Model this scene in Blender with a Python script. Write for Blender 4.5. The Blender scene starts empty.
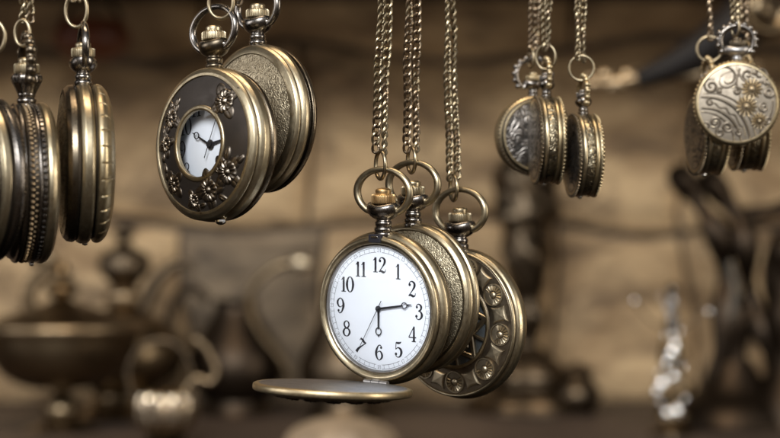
import bpy, bmesh, math, random
from math import sin, cos, pi, radians, sqrt, atan2, exp
from mathutils import Matrix, Vector, Euler, noise as mnoise
random.seed(7)
sc = bpy.context.scene
COL = sc.collection
MM = 0.001
CAMD = 650.0
K = 236.0 / 780.0

def P(px, py, y):
    """point (mm) that the photo shows at px,py when it stands y mm behind the focus plane"""
    f = K * (CAMD + y) / CAMD
    return Vector(((px - 390) * f, y, (219 - py) * f))

# ------------------------------------------------------------------ materials
def newmat(name):
    m = bpy.data.materials.new(name); m.use_nodes = True
    nt = m.node_tree; nt.nodes.clear()
    o = nt.nodes.new('ShaderNodeOutputMaterial')
    b = nt.nodes.new('ShaderNodeBsdfPrincipled')
    nt.links.new(b.outputs[0], o.inputs[0])
    return m, nt, b, o

def ND(nt, typ, **kw):
    n = nt.nodes.new(typ)
    for k, v in kw.items():
        if k.startswith('i_'):
            n.inputs[k[2:].replace('_', ' ')].default_value = v
        else: setattr(n, k, v)
    return n

def math_n(nt, op, a, b=None, c=None):
    n = nt.nodes.new('ShaderNodeMath'); n.operation = op
    for i, v in enumerate((a, b, c)):
        if v is None: continue
        if isinstance(v, (int, float)): n.inputs[i].default_value = v
        else: nt.links.new(v, n.inputs[i])
    return n.outputs[0]

def rgba(c): return (c[0], c[1], c[2], 1)

def ramp(nt, fac, stops):
    r = nt.nodes.new('ShaderNodeValToRGB'); e = r.color_ramp.elements
    while len(e) < len(stops): e.new(0.5)
    for el, (p, c) in zip(e, stops):
        el.position = p; el.color = rgba(c) if not isinstance(c, (int, float)) else (c, c, c, 1)
    nt.links.new(fac, r.inputs[0]); return r.outputs[0]

def mixc(nt, fac, a, b):
    n = nt.nodes.new('ShaderNodeMix'); n.data_type = 'RGBA'
    for s, v in ((0, fac), (6, a), (7, b)):
        if isinstance(v, (int, float)): n.inputs[s].default_value = v
        elif isinstance(v, tuple): n.inputs[s].default_value = rgba(v)
        else: nt.links.new(v, n.inputs[s])
    return n.outputs[2]

def metal(name, col, dark, rough=0.28, patina=0.35, pattern=None, pscale=900, pdepth=0.15, metallic=1.0, use_polish=False, fine=1.0, rvar=0.16):
    """antique metal: warm polished skin, tarnish in blotches and in the engraved lines"""
    m, nt, b, o = newmat(name)
    L = nt.links
    tc = nt.nodes.new('ShaderNodeTexCoord')
    n1 = ND(nt, 'ShaderNodeTexNoise', i_Scale=190.0, i_Detail=6.0, i_Roughness=0.65)
    n2 = ND(nt, 'ShaderNodeTexNoise', i_Scale=1500.0, i_Detail=4.0, i_Roughness=0.6)
    for n in (n1, n2): L.new(tc.outputs['Object'], n.inputs['Vector'])
    # stretched scratch noise
    mp = nt.nodes.new('ShaderNodeMapping'); mp.inputs['Scale'].default_value = (400, 5200, 700); mp.inputs['Rotation'].default_value = (0.4, 0.2, 0.7)
    L.new(tc.outputs['Object'], mp.inputs[0])
    n3 = ND(nt, 'ShaderNodeTexNoise', i_Scale=1.0, i_Detail=3.0); L.new(mp.outputs[0], n3.inputs['Vector'])
    pat = ramp(nt, n1.outputs[0], [(0.38, 0.0), (0.72, 1.0)])
    fac = math_n(nt, 'MULTIPLY', pat, patina)
    spk = ramp(nt, n2.outputs[0], [(0.60, 0.0), (0.75, 1.0)])
    fac = math_n(nt, 'MAXIMUM', fac, math_n(nt, 'MULTIPLY', spk, patina * 0.8))
    height = None
    if pattern == 'floral':
        wn = ND(nt, 'ShaderNodeTexNoise', i_Scale=pscale * 0.35, i_Detail=2.0)
        L.new(tc.outputs['Object'], wn.inputs['Vector'])
        add = nt.nodes.new('ShaderNodeVectorMath'); add.operation = 'MULTIPLY_ADD'
        L.new(wn.outputs['Color'], add.inputs[0]); add.inputs[1].default_value = (0.0016,) * 3
        L.new(tc.outputs['Object'], add.inputs[2])
        v = ND(nt, 'ShaderNodeTexVoronoi', i_Scale=pscale * 0.45); v.feature = 'F1'
        L.new(add.outputs[0], v.inputs['Vector'])
        s1 = math_n(nt, 'SINE', math_n(nt, 'MULTIPLY', v.outputs['Distance'], 21.0))
        s2 = math_n(nt, 'SINE', math_n(nt, 'MULTIPLY', wn.outputs[0], 46.0))
        height = math_n(nt, 'ADD', math_n(nt, 'MULTIPLY', s1, 0.3), math_n(nt, 'MULTIPLY_ADD', s2, 0.2, 0.5))
        line = ramp(nt, height, [(0.12, 1.0), (0.5, 0.0)])
        fac = math_n(nt, 'MAXIMUM', fac, math_n(nt, 'MULTIPLY', line, 0.85))
    elif pattern == 'scroll':
        wn = ND(nt, 'ShaderNodeTexNoise', i_Scale=pscale * 0.5, i_Detail=1.0, i_Distortion=0.8)
        L.new(tc.outputs['Object'], wn.inputs['Vector'])
        s2 = math_n(nt, 'SINE', math_n(nt, 'MULTIPLY', wn.outputs[0], 38.0))
        height = math_n(nt, 'MULTIPLY_ADD', s2, 0.5, 0.5)
        line = ramp(nt, height, [(0.1, 1.0), (0.45, 0.0)])
        fac = math_n(nt, 'MAXIMUM', fac, math_n(nt, 'MULTIPLY', line, 0.9))
    elif pattern == 'grain':
        v = ND(nt, 'ShaderNodeTexVoronoi', i_Scale=pscale); L.new(tc.outputs['Object'], v.inputs['Vector'])
        height = math_n(nt, 'SUBTRACT', 1.0, v.outputs['Distance'])
        line = ramp(nt, v.outputs['Distance'], [(0.35, 0.0), (0.75, 1.0)])
        fac = math_n(nt, 'MAXIMUM', fac, math_n(nt, 'MULTIPLY', line, 0.6))
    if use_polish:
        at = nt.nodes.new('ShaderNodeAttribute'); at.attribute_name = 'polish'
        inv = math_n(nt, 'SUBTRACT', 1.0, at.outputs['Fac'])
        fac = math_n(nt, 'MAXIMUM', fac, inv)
    c = mixc(nt, fac, col, dark)
    L.new(c, b.inputs['Base Color'])
    b.inputs['Metallic'].default_value = metallic
    r = math_n(nt, 'MULTIPLY_ADD', n2.outputs[0], rvar, rough - rvar * 0.5)
    r = math_n(nt, 'ADD', r, math_n(nt, 'MULTIPLY', fac, 0.2))
    r = math_n(nt, 'ADD', r, math_n(nt, 'MULTIPLY_ADD', n3.outputs[0], 0.26, -0.13))
    L.new(r, b.inputs['Roughness'])
    # bump
    base = math_n(nt, 'ADD', math_n(nt, 'MULTIPLY', n2.outputs[0], 0.05 * fine), math_n(nt, 'MULTIPLY', n3.outputs[0], 0.05 * fine))
    if height is not None:
        base = math_n(nt, 'ADD', base, math_n(nt, 'MULTIPLY', height, pdepth * 6))
    bp = ND(nt, 'ShaderNodeBump'); bp.inputs['Strength'].default_value = 0.6
    bp.inputs['Distance'].default_value = 0.0002
    L.new(base, bp.inputs['Height']); L.new(bp.outputs[0], b.inputs['Normal'])
    return m

DK = (0.035, 0.028, 0.02)
M = {}
M['brass'] = metal('antique_brass', (0.48, 0.39, 0.25), (0.085, 0.065, 0.04), 0.32, 0.65, rvar=0.12)
M['brass_soft'] = metal('satin_brass', (0.50, 0.395, 0.235), (0.11, 0.08, 0.048), 0.36, 0.5)
M['gold'] = metal('yellow_crown_brass', (0.54, 0.36, 0.17), (0.18, 0.105, 0.045), 0.42, 0.4)
M['steel'] = metal('dark_nickel', (0.25, 0.22, 0.19), (0.045, 0.037, 0.03), 0.21, 0.5)
M['tarnish'] = metal('tarnished_brass', (0.16, 0.125, 0.085), (0.035, 0.028, 0.02), 0.27, 0.6)
M['groove'] = metal('groove_tarnish', (0.05, 0.04, 0.03), (0.02, 0.016, 0.012), 0.42, 0.4)
M['chain'] = metal('chain_brass', (0.37, 0.295, 0.185), (0.075, 0.056, 0.036), 0.32, 0.55)
M['chain_dark'] = metal('dark_chain_brass', (0.29, 0.215, 0.14), (0.06, 0.045, 0.03), 0.30, 0.5)
M['floral'] = metal('engraved_brass', (0.60, 0.50, 0.34), (0.13, 0.10, 0.065), 0.46, 0.2, 'floral', 1050, 0.15)
M['floral_dark'] = metal('engraved_dark_brass', (0.26, 0.23, 0.20), (0.05, 0.045, 0.04), 0.30, 0.35, 'scroll', 420, 0.14)
M['engraved_side'] = metal('engraved_tarnished_brass', (0.34, 0.28, 0.18), (0.05, 0.04, 0.028), 0.3, 0.35, 'scroll', 800, 0.16)
M['grain'] = metal('stippled_brass', (0.60, 0.51, 0.35), (0.14, 0.11, 0.07), 0.46, 0.2, 'floral', 1400, 0.11)
M['lacquer'] = metal('brown_lacquered_metal', (0.052, 0.041, 0.033), (0.034, 0.027, 0.021), 0.36, 0.7, None, metallic=0.7, fine=0.4, rvar=0.14)
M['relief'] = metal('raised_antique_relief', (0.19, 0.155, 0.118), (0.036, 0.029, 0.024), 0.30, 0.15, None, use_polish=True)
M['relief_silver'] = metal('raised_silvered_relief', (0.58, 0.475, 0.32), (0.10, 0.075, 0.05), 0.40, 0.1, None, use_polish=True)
M['silver_plate'] = metal('silvered_plate', (0.42, 0.395, 0.37), (0.15, 0.13, 0.11), 0.38, 0.35)
M['scroll_plate'] = metal('scroll_plate', (0.35, 0.295, 0.225), (0.12, 0.095, 0.07), 0.46, 0.5)
M['soft_groove'] = metal('soft_groove', (0.19, 0.155, 0.115), (0.09, 0.07, 0.05), 0.45, 0.4)
M['field_dark'] = metal('dark_recessed_field', (0.22, 0.17, 0.115), (0.07, 0.052, 0.035), 0.36, 0.5)
M['silver'] = metal('bright_silver', (0.86, 0.84, 0.80), (0.4, 0.36, 0.32), 0.10, 0.2)
M['lid_inside'] = metal('brushed_lid_inside', (0.28, 0.28, 0.295), (0.15, 0.15, 0.15), 0.34, 0.5)
M['old_bronze'] = metal('old_bronze', (0.19, 0.135, 0.077), (0.03, 0.022, 0.015), 0.30, 0.6)
M['old_iron'] = metal('blackened_iron', (0.048, 0.034, 0.023), (0.018, 0.013, 0.009), 0.42, 0.5)
M['bright_bronze'] = metal('bright_bronze', (0.45, 0.36, 0.25), (0.07, 0.05, 0.03), 0.16, 0.4)
M['mid_bronze'] = metal('mid_bronze', (0.34, 0.245, 0.145), (0.07, 0.05, 0.03), 0.36, 0.5)
M['dark_bronze'] = metal('dark_bronze', (0.10, 0.072, 0.045), (0.03, 0.022, 0.015), 0.38, 0.5)
M['pewter'] = metal('dull_pewter', (0.11, 0.095, 0.075), (0.04, 0.03, 0.025), 0.45, 0.5)
M['pale_brass'] = metal('pale_glint_brass', (0.58, 0.47, 0.32), (0.15, 0.11, 0.07), 0.36, 0.3)  # pale colour for the highlight modelled on the spout

def plain(name, col, rough=0.5, spec=0.5, noise_amt=0.0, nscale=50, metallic=0.0):
    m, nt, b, o = newmat(name)
    b.inputs['Roughness'].default_value = rough
    b.inputs['Specular IOR Level'].default_value = spec
    b.inputs['Metallic'].default_value = metallic
    tc = nt.nodes.new('ShaderNodeTexCoord')
    n = ND(nt, 'ShaderNodeTexNoise', i_Scale=float(nscale), i_Detail=5.0)
    nt.links.new(tc.outputs['Object'], n.inputs['Vector'])
    c2 = tuple(x * (1 - noise_amt) for x in col)
    nt.links.new(mixc(nt, ramp(nt, n.outputs[0], [(0.35, 0.0), (0.7, 1.0)]), col, c2), b.inputs['Base Color'])
    return m
M['enamel'] = plain('white_enamel', (0.80, 0.82, 0.86), 0.35, 0.3, 0.02, 300)
M['ink'] = plain('black_dial_print', (0.02, 0.018, 0.022), 0.5, 0.2)
M['ink_grey'] = plain('grey_dial_print', (0.10, 0.10, 0.11), 0.5, 0.2)
M['hand'] = plain('black_hand_metal', (0.012, 0.012, 0.014), 0.3, 0.5)
M['void'] = plain('dark_glass_backing', (0.10, 0.11, 0.115), 0.4, 0.5, 0.3, 300)
M['wood'] = plain('dark_shelf_wood', (0.060, 0.040, 0.028), 0.55, 0.35, 0.45, 14)
M['tan_clay'] = plain('pale_tan_glaze', (0.27, 0.20, 0.13), 0.45, 0.4, 0.5, 40)
M['beam'] = plain('dark_beam_wood', (0.022, 0.013, 0.009), 0.7, 0.2, 0.4, 10)
M['scabbard'] = plain('black_leather', (0.012, 0.0095, 0.008), 0.5, 0.10, 0.3, 60)
M['redclay'] = plain('red_copper_clay', (0.13, 0.035, 0.012), 0.5, 0.4, 0.3, 30)

def glassmat():
    m, nt, b, o = newmat('watch_crystal')
    nt.nodes.remove(b)
    t = nt.nodes.new('ShaderNodeBsdfTransparent'); g = nt.nodes.new('ShaderNodeBsdfGlossy')
    g.inputs['Roughness'].default_value = 0.03
    fr = nt.nodes.new('ShaderNodeFresnel'); fr.inputs['IOR'].default_value = 1.33
    mx = nt.nodes.new('ShaderNodeMixShader')
    nt.links.new(fr.outputs[0], mx.inputs[0]); nt.links.new(t.outputs[0], mx.inputs[1]); nt.links.new(g.outputs[0], mx.inputs[2])
    nt.links.new(mx.outputs[0], o.inputs[0]); return m
M['crystal'] = glassmat()

def stone(name, c1, c2, c3, seed):
    m, nt, b, o = newmat(name)
    tc = nt.nodes.new('ShaderNodeTexCoord')
    mp = nt.nodes.new('ShaderNodeMapping'); mp.inputs['Location'].default_value = (seed, 0, seed * 2); mp.inputs['Scale'].default_value = (1, 1, 2.2)
    nt.links.new(tc.outputs['Object'], mp.inputs[0])
    a = ND(nt, 'ShaderNodeTexNoise', i_Scale=9.0, i_Detail=8.0, i_Roughness=0.62, i_Distortion=1.1)
    d = ND(nt, 'ShaderNodeTexNoise', i_Scale=17.0, i_Detail=6.0, i_Roughness=0.7, i_Distortion=0.8)
    for n in (a, d): nt.links.new(mp.outputs[0], n.inputs['Vector'])
    c = mixc(nt, ramp(nt, a.outputs[0], [(0.40, 0.0), (0.58, 1.0)]), c1, c2)
    c = mixc(nt, math_n(nt, 'MULTIPLY', ramp(nt, d.outputs[0], [(0.47, 0.0), (0.64, 1.0)]), 0.75), c, c3)
    nt.links.new(c, b.inputs['Base Color']); b.inputs['Roughness'].default_value = 0.85
    bp = ND(nt, 'ShaderNodeBump'); bp.inputs['Strength'].default_value = 0.8; bp.inputs['Distance'].default_value = 0.01
    nt.links.new(d.outputs[0], bp.inputs['Height']); nt.links.new(bp.outputs[0], b.inputs['Normal'])
    return m
M['stone'] = stone('ochre_stone', (0.54, 0.365, 0.19), (0.31, 0.195, 0.095), (0.085, 0.05, 0.026), 0.0)
M['stone_grey'] = stone('grey_stone', (0.30, 0.215, 0.13), (0.15, 0.105, 0.062), (0.05, 0.035, 0.022), 3.0)
M['mortar'] = stone('dark_joint', (0.16, 0.11, 0.07), (0.11, 0.075, 0.05), (0.05, 0.035, 0.025), 5.0)

# ------------------------------------------------------------------ mesh builder (mm)
class MB:
    def __init__(s): s.v = []; s.f = []; s.m = []; s.p = []
    def add(s, vs, fs, mat=0, pol=1.0, X=None):
        o = len(s.v)
        for q in vs:
            q = Vector(q)
            if X is not None: q = X @ q
            s.v.append(q)
        s.p.extend(pol if isinstance(pol, list) else [pol] * len(vs))
        for i, f in enumerate(fs):
            s.f.append([a + o for a in f]); s.m.append(mat[i] if isinstance(mat, list) else mat)
    def grid(s, rows, closed_u=True, mat=0, X=None, cap=(False, False), pol=None):
        """rows: list of rings of equal length"""
        n = len(rows[0]); vs = [q for r in rows for q in r]; fs = []; ms = []
        for i in range(len(rows) - 1):
            for j in range(n if closed_u else n - 1):
                k = (j + 1) % n
                fs.append((i * n + j, i * n + k, (i + 1) * n + k, (i + 1) * n + j))
                ms.append(mat[i] if isinstance(mat, list) else mat)
        if cap[0]: fs.append(tuple(range(n))); ms.append(ms[0])
        if cap[1]: fs.append(tuple((len(rows) - 1) * n + j for j in range(n))); ms.append(ms[-2] if len(ms) > 1 else ms[0])
        s.add(vs, fs, ms, pol if pol is not None else 1.0, X)
    def lathe(s, prof, axis='Y', seg=128, mat=0, X=None, rfun=None):
        """prof: (r, h) or (r, h, mat)"""
        rows = []; ms = []
        for i, q in enumerate(prof):
            r, h = q[0], q[1]; r = max(r, 1e-4)
            ring = []
            for j in range(seg):
                t = 2 * pi * j / seg
                rr = rfun(r, h, t) if rfun else r
                ring.append((rr * cos(t), h, rr * sin(t)) if axis == 'Y' else (rr * cos(t), rr * sin(t), h))
            rows.append(ring)
            if i: ms.append(q[2] if len(q) > 2 else mat)
        s.grid(rows, True, ms, X)
    def tube(s, path, rad, seg=12, closed=False, mat=0, X=None, flat=None):
        pts = [Vector(p) for p in path]; n = len(pts)
        rows = []; prev = None
        for i, p in enumerate(pts):
            if closed: t = pts[(i + 1) % n] - pts[i - 1]
            else: t = pts[min(i + 1, n - 1)] - pts[max(i - 1, 0)]
            t.normalize()
            if prev is None:
                a = Vector((0, 0, 1)) if abs(t.z) < 0.9 else Vector((1, 0, 0))
                u = t.cross(a).normalized()
            else:
                u = (prev - t * prev.dot(t)).normalized()
            prev = u; w = t.cross(u)
            r = rad[i] if isinstance(rad, (list, tuple)) else rad
            rows.append([p + (u * cos(2 * pi * j / seg) + w * sin(2 * pi * j / seg)) * r for j in range(seg)])
        if closed:
            # align last ring to first to close
            rows.append(rows[0])
            s.grid(rows, True, mat, X)
        else: s.grid(rows, True, mat, X, (True, True))
    def ball(s, c, r, seg=10, mat=0, X=None, sc=(1, 1, 1)):
        rows = []
        h = seg // 2 + 1
        for i in range(h + 1):
            a = -pi / 2 + pi * i / h
            rr = max(cos(a), 1e-3)
            rows.append([(c[0] + sc[0] * r * rr * cos(2 * pi * j / seg), c[1] + sc[1] * r * rr * sin(2 * pi * j / seg), c[2] + sc[2] * r * sin(a)) for j in range(seg)])
        s.grid(rows, True, mat, X, (True, True))
    def box(s, lo, hi, mat=0, X=None):
        x0, y0, z0 = lo; x1, y1, z1 = hi
        v = [(x0, y0, z0), (x1, y0, z0), (x1, y1, z0), (x0, y1, z0), (x0, y0, z1), (x1, y0, z1), (x1, y1, z1), (x0, y1, z1)]
        s.add(v, [(0, 3, 2, 1), (4, 5, 6, 7), (0, 1, 5, 4), (1, 2, 6, 5), (2, 3, 7, 6), (3, 0, 4, 7)], mat, 1.0, X)
    def build(s, name, mats, parent=None, bevel=0, wn=True, sharp=32, weld=True):
        me = bpy.data.meshes.new(name)
        me.from_pydata([q * MM for q in s.v], [], s.f)
        for m in (mats if isinstance(mats, (list, tuple)) else [mats]): me.materials.append(M[m] if isinstance(m, str) else m)
        me.polygons.foreach_set('material_index', s.m)
        at = me.attributes.new('polish', 'FLOAT', 'POINT'); at.data.foreach_set('value', s.p)
        bm = bmesh.new(); bm.from_mesh(me)
        if weld: bmesh.ops.remove_doubles(bm, verts=bm.verts, dist=1e-6)
        bmesh.ops.recalc_face_normals(bm, faces=bm.faces)
        for f in bm.faces: f.smooth = True
        bm.to_mesh(me); bm.free()
        me.set_sharp_from_angle(angle=radians(sharp))
        o = bpy.data.objects.new(name, me); COL.objects.link(o)
        if parent: o.parent = parent
        if bevel:
            b = o.modifiers.new('bevel', 'BEVEL'); b.width = bevel * MM; b.segments = 2; b.limit_method = 'ANGLE'
            b.harden_normals = True
        elif wn:
            w = o.modifiers.new('wn', 'WEIGHTED_NORMAL'); w.keep_sharp = True
        return o

def fillet(prof, rad=0.25, n=3):
    """round the corners of a lathe profile"""
    out = [prof[0]]
    for i in range(1, len(prof) - 1):
        a, b, c = prof[i - 1], prof[i], prof[i + 1]
        A = Vector((a[0], a[1])); B = Vector((b[0], b[1])); C = Vector((c[0], c[1]))
        la, lc = (A - B).length, (C - B).length
        r = min(rad, la * 0.45, lc * 0.45)
        if la < 1e-6 or lc < 1e-6: continue
        p0 = B + (A - B) / la * r; p2 = B + (C - B) / lc * r
        ma = b[2] if len(b) > 2 else 0; mc = c[2] if len(c) > 2 else 0
        for k in range(n + 1):
            t = k / n
            q = p0 * (1 - t) ** 2 + B * 2 * t * (1 - t) + p2 * t * t
            out.append((q.x, q.y, ma if k <= n // 2 else mc))
    out.append(prof[-1])
    return out

def spline(pts, n=8, closed=False):
    """Catmull-Rom through tuples of any length"""
    out = []; m = len(pts)
    segs = m if closed else m - 1
    for i in range(segs):
        if closed: p = [pts[(i + k - 1) % m] for k in range(4)]
        else: p = [pts[max(i - 1, 0)], pts[i], pts[i + 1], pts[min(i + 2, m - 1)]]
        for k in range(n):
            t = k / n
            out.append(tuple(0.5 * (2 * b + (c - a) * t + (2 * a - 5 * b + 4 * c - d) * t * t + (3 * b - a - 3 * c + d) * t ** 3) for a, b, c, d in zip(*p)))
    if not closed: out.append(tuple(pts[-1]))
    return out

def tag(o, label=None, cat=None, group=None, kind=None):
    if label: o['label'] = label
    if cat: o['category'] = cat
    if group: o['group'] = group
    if kind: o['kind'] = kind
    return o

def empty(name, loc, rot=None):
    e = bpy.data.objects.new(name, None); COL.objects.link(e)
    e.empty_display_size = 0.01
    e.location = Vector(loc) * MM
    if rot is not None: e.rotation_euler = rot
    return e

# ------------------------------------------------------------------ calligraphic digits (unit box, flat)
DIG = {
 '0': [('c', [(0, 1, .05), (.17, .86, .10), (.25, .5, .15), (.17, .14, .10), (0, 0, .05), (-.17, .14, .10), (-.25, .5, .15), (-.17, .86, .10)])],
 '1': [('l', [(.02, .98, .13), (.02, .02, .13)]), ('s', [(-.17, .78, .03), (-.08, .84, .06), (.0, .96, .08)]), ('l', [(-.16, .02, .05), (.2, .02, .05)])],
 '2': [('b', (-.16, .76, .095)), ('s', [(-.22, .78, .06), (-.13, .94, .05), (.03, .98, .07), (.2, .86, .13), (.2, .64, .13), (.02, .36, .06), (-.24, .04, .05)]), ('s', [(-.24, .05, .06), (-.08, .1, .11), (.1, .03, .13), (.25, .07, .06), (.29, .24, .03)])],
 '3': [('b', (-.15, .79, .085)), ('s', [(-.2, .82, .05), (-.1, .96, .05), (.05, .98, .07), (.19, .84, .13), (.15, .64, .10), (-.04, .54, .04)]), ('s', [(-.04, .54, .04), (.16, .48, .09), (.25, .27, .15), (.14, .06, .09), (-.05, .0, .05), (-.2, .1, .05)]), ('b', (-.18, .2, .095))],
 '4': [('l', [(.12, 1.0, .05), (-.28, .3, .05)]), ('l', [(-.29, .28, .06), (.3, .28, .06)]), ('l', [(.12, 1.0, .10), (.12, .02, .14)]), ('l', [(-.05, .02, .05), (.28, .02, .05)])],
 '5': [('s', [(-.17, .95, .07), (-.02, .92, .12), (.14, .95, .09), (.23, 1.02, .03)]), ('l', [(-.17, .97, .05), (-.2, .5, .04)]), ('s', [(-.2, .5, .04), (-.03, .62, .06), (.17, .54, .12), (.25, .32, .15), (.14, .06, .09), (-.05, 0, .05), (-.2, .1, .05)]), ('b', (-.18, .2, .095))],
 '6': [('b', (.16, .82, .085)), ('s', [(.2, .84, .05), (.08, .98, .05), (-.1, .88, .08), (-.24, .5, .15), (-.18, .16, .1), (0, 0, .05), (.18, .12, .1), (.24, .3, .13), (.15, .52, .09), (0, .58, .05), (-.16, .48, .04)])],
 '7': [('s', [(-.24, .93, .07), (-.08, .96, .13), (.1, .91, .12), (.27, .96, .05)]), ('l', [(-.25, 1.03, .04), (-.25, .8, .04)]), ('s', [(.27, .96, .04), (.1, .6, .07), (-.02, .3, .13), (-.04, .0, .17)])],
 '8': [('c', [(0, 1, .05), (.17, .88, .09), (.18, .68, .09), (0, .52, .10), (-.17, .68, .1), (-.17, .88, .1)]), ('c', [(0, .54, .05), (.2, .42, .1), (.25, .24, .13), (.14, .05, .08), (0, 0, .05), (-.15, .05, .08), (-.25, .24, .13), (-.19, .42, .1)])],
}
DIG['9'] = [(k, [(-a, 1 - b, w) for a, b, w in d]) if k != 'b' else (k, (-d[0], 1 - d[1], d[2])) for k, d in DIG['6']]

def ribbon(mb, pts, closed, X, y=0.0, h=0.02):
    n = len(pts); L = []; R = []
    for i in range(n):
        if closed: a, b = pts[i - 1], pts[(i + 1) % n]
        else: a, b = pts[max(i - 1, 0)], pts[min(i + 1, n - 1)]
        t = Vector((b[0] - a[0], b[1] - a[1])); t = t.normalized() if t.length > 1e-9 else Vector((0, 1))
        nx, ny = -t.y, t.x; w = pts[i][2] / 2
        L.append((pts[i][0] + nx * w, y, pts[i][1] + ny * w)); R.append((pts[i][0] - nx * w, y, pts[i][1] - ny * w))
    vs = [q for pr in zip(L, R) for q in pr]; fs = []
    for i in range(n if closed else n - 1):
        k = (i + 1) % n; fs.append((2 * i, 2 * i + 1, 2 * k + 1, 2 * k))
    mb.add(vs, fs, 0, 1.0, X)

def disc(mb, c, r, X, y=0.0, n=14):
    mb.add([(c[0], y, c[1])] + [(c[0] + r * cos(2 * pi * i / n), y, c[1] + r * sin(2 * pi * i / n)) for i in range(n)],
           [(0, 1 + i, 1 + (i + 1) % n) for i in range(n)], 0, 1.0, X)

lay = [0]
def digits(mb, text, cx, cz, h, y, rot=0.0, gap=0.62, bold=1.0):
    tot = sum({'1': .46}.get(c, gap) for c in text) - 0
    x = -tot / 2
    for c in text:
        w = {'1': .46}.get(c, gap)
        for ki, (k, d) in enumerate(DIG[c]):
            lay[0] += 1
            yy = y - 0.002 * ki - 0.001 * (lay[0] % 2)
            X = Matrix.Translation((cx, yy, cz)) @ Matrix.Rotation(rot, 4, 'Y') @ Matrix.Diagonal((h, h, h, 1)) @ Matrix.Translation((x + w / 2, 0, -0.5))
            if k == 'b': disc(mb, d, d[2], X)
            else:
                dd = [(a, b, ww * bold) for a, b, ww in d]
                if k == 's': ribbon(mb, spline(dd, 6), False, X)
                elif k == 'c': ribbon(mb, spline(dd, 5, True), True, X)
                else: ribbon(mb, dd, False, X)
        x += w

def ringflat(mb, r0, r1, y, n=160):
    vs = []; fs = []
    for i in range(n):
        t = 2 * pi * i / n; vs += [(r0 * cos(t), y, r0 * sin(t)), (r1 * cos(t), y, r1 * sin(t))]
    for i in range(n):
        k = (i + 1) % n; fs.append((2 * i, 2 * k, 2 * k + 1, 2 * i + 1))
    mb.add(vs, fs)

def hand(parent, name, ang, length, tail, w, y, circle=None, cr=0.9, tipw=0.25, hub=0.9):
    """ang: clockwise from 12"""
    mb = MB(); X = Matrix.Rotation(ang, 4, 'Y')   # +Y rotation turns +Z toward +X
    t = 0.12
    def bar(z0, z1, w0, w1):
        v = []
        for yy in (y - t, y):
            v += [(-w0 / 2, yy, z0), (w0 / 2, yy, z0), (w1 / 2, yy, z1), (-w1 / 2, yy, z1)]
        mb.add(v, [(0, 1, 2, 3), (4, 7, 6, 5), (0, 4, 5, 1), (1, 5, 6, 2), (2, 6, 7, 3), (3, 7, 4, 0)], 0, 1.0, X)
    if circle:
        bar(-tail, circle - cr * 0.8, w * 1.3, w)
        mb.tube([(cr * sin(a) , y - t / 2, circle + cr * 1.15 * cos(a)) for a in [2 * pi * i / 24 for i in range(24)]], 0.17, 6, True, 0, X)
        bar(circle + cr * 0.9, length, w * 1.3, 0.08)
    else: bar(-tail, length, w, tipw)
    mb.lathe([(0, y - t - 0.08), (hub * 0.8, y - t - 0.08), (hub, y - t), (hub, y - 0.01), (0, y - 0.01)], 'Y', 24)
    return mb.build(name, 'hand', parent, wn=False)

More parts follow.
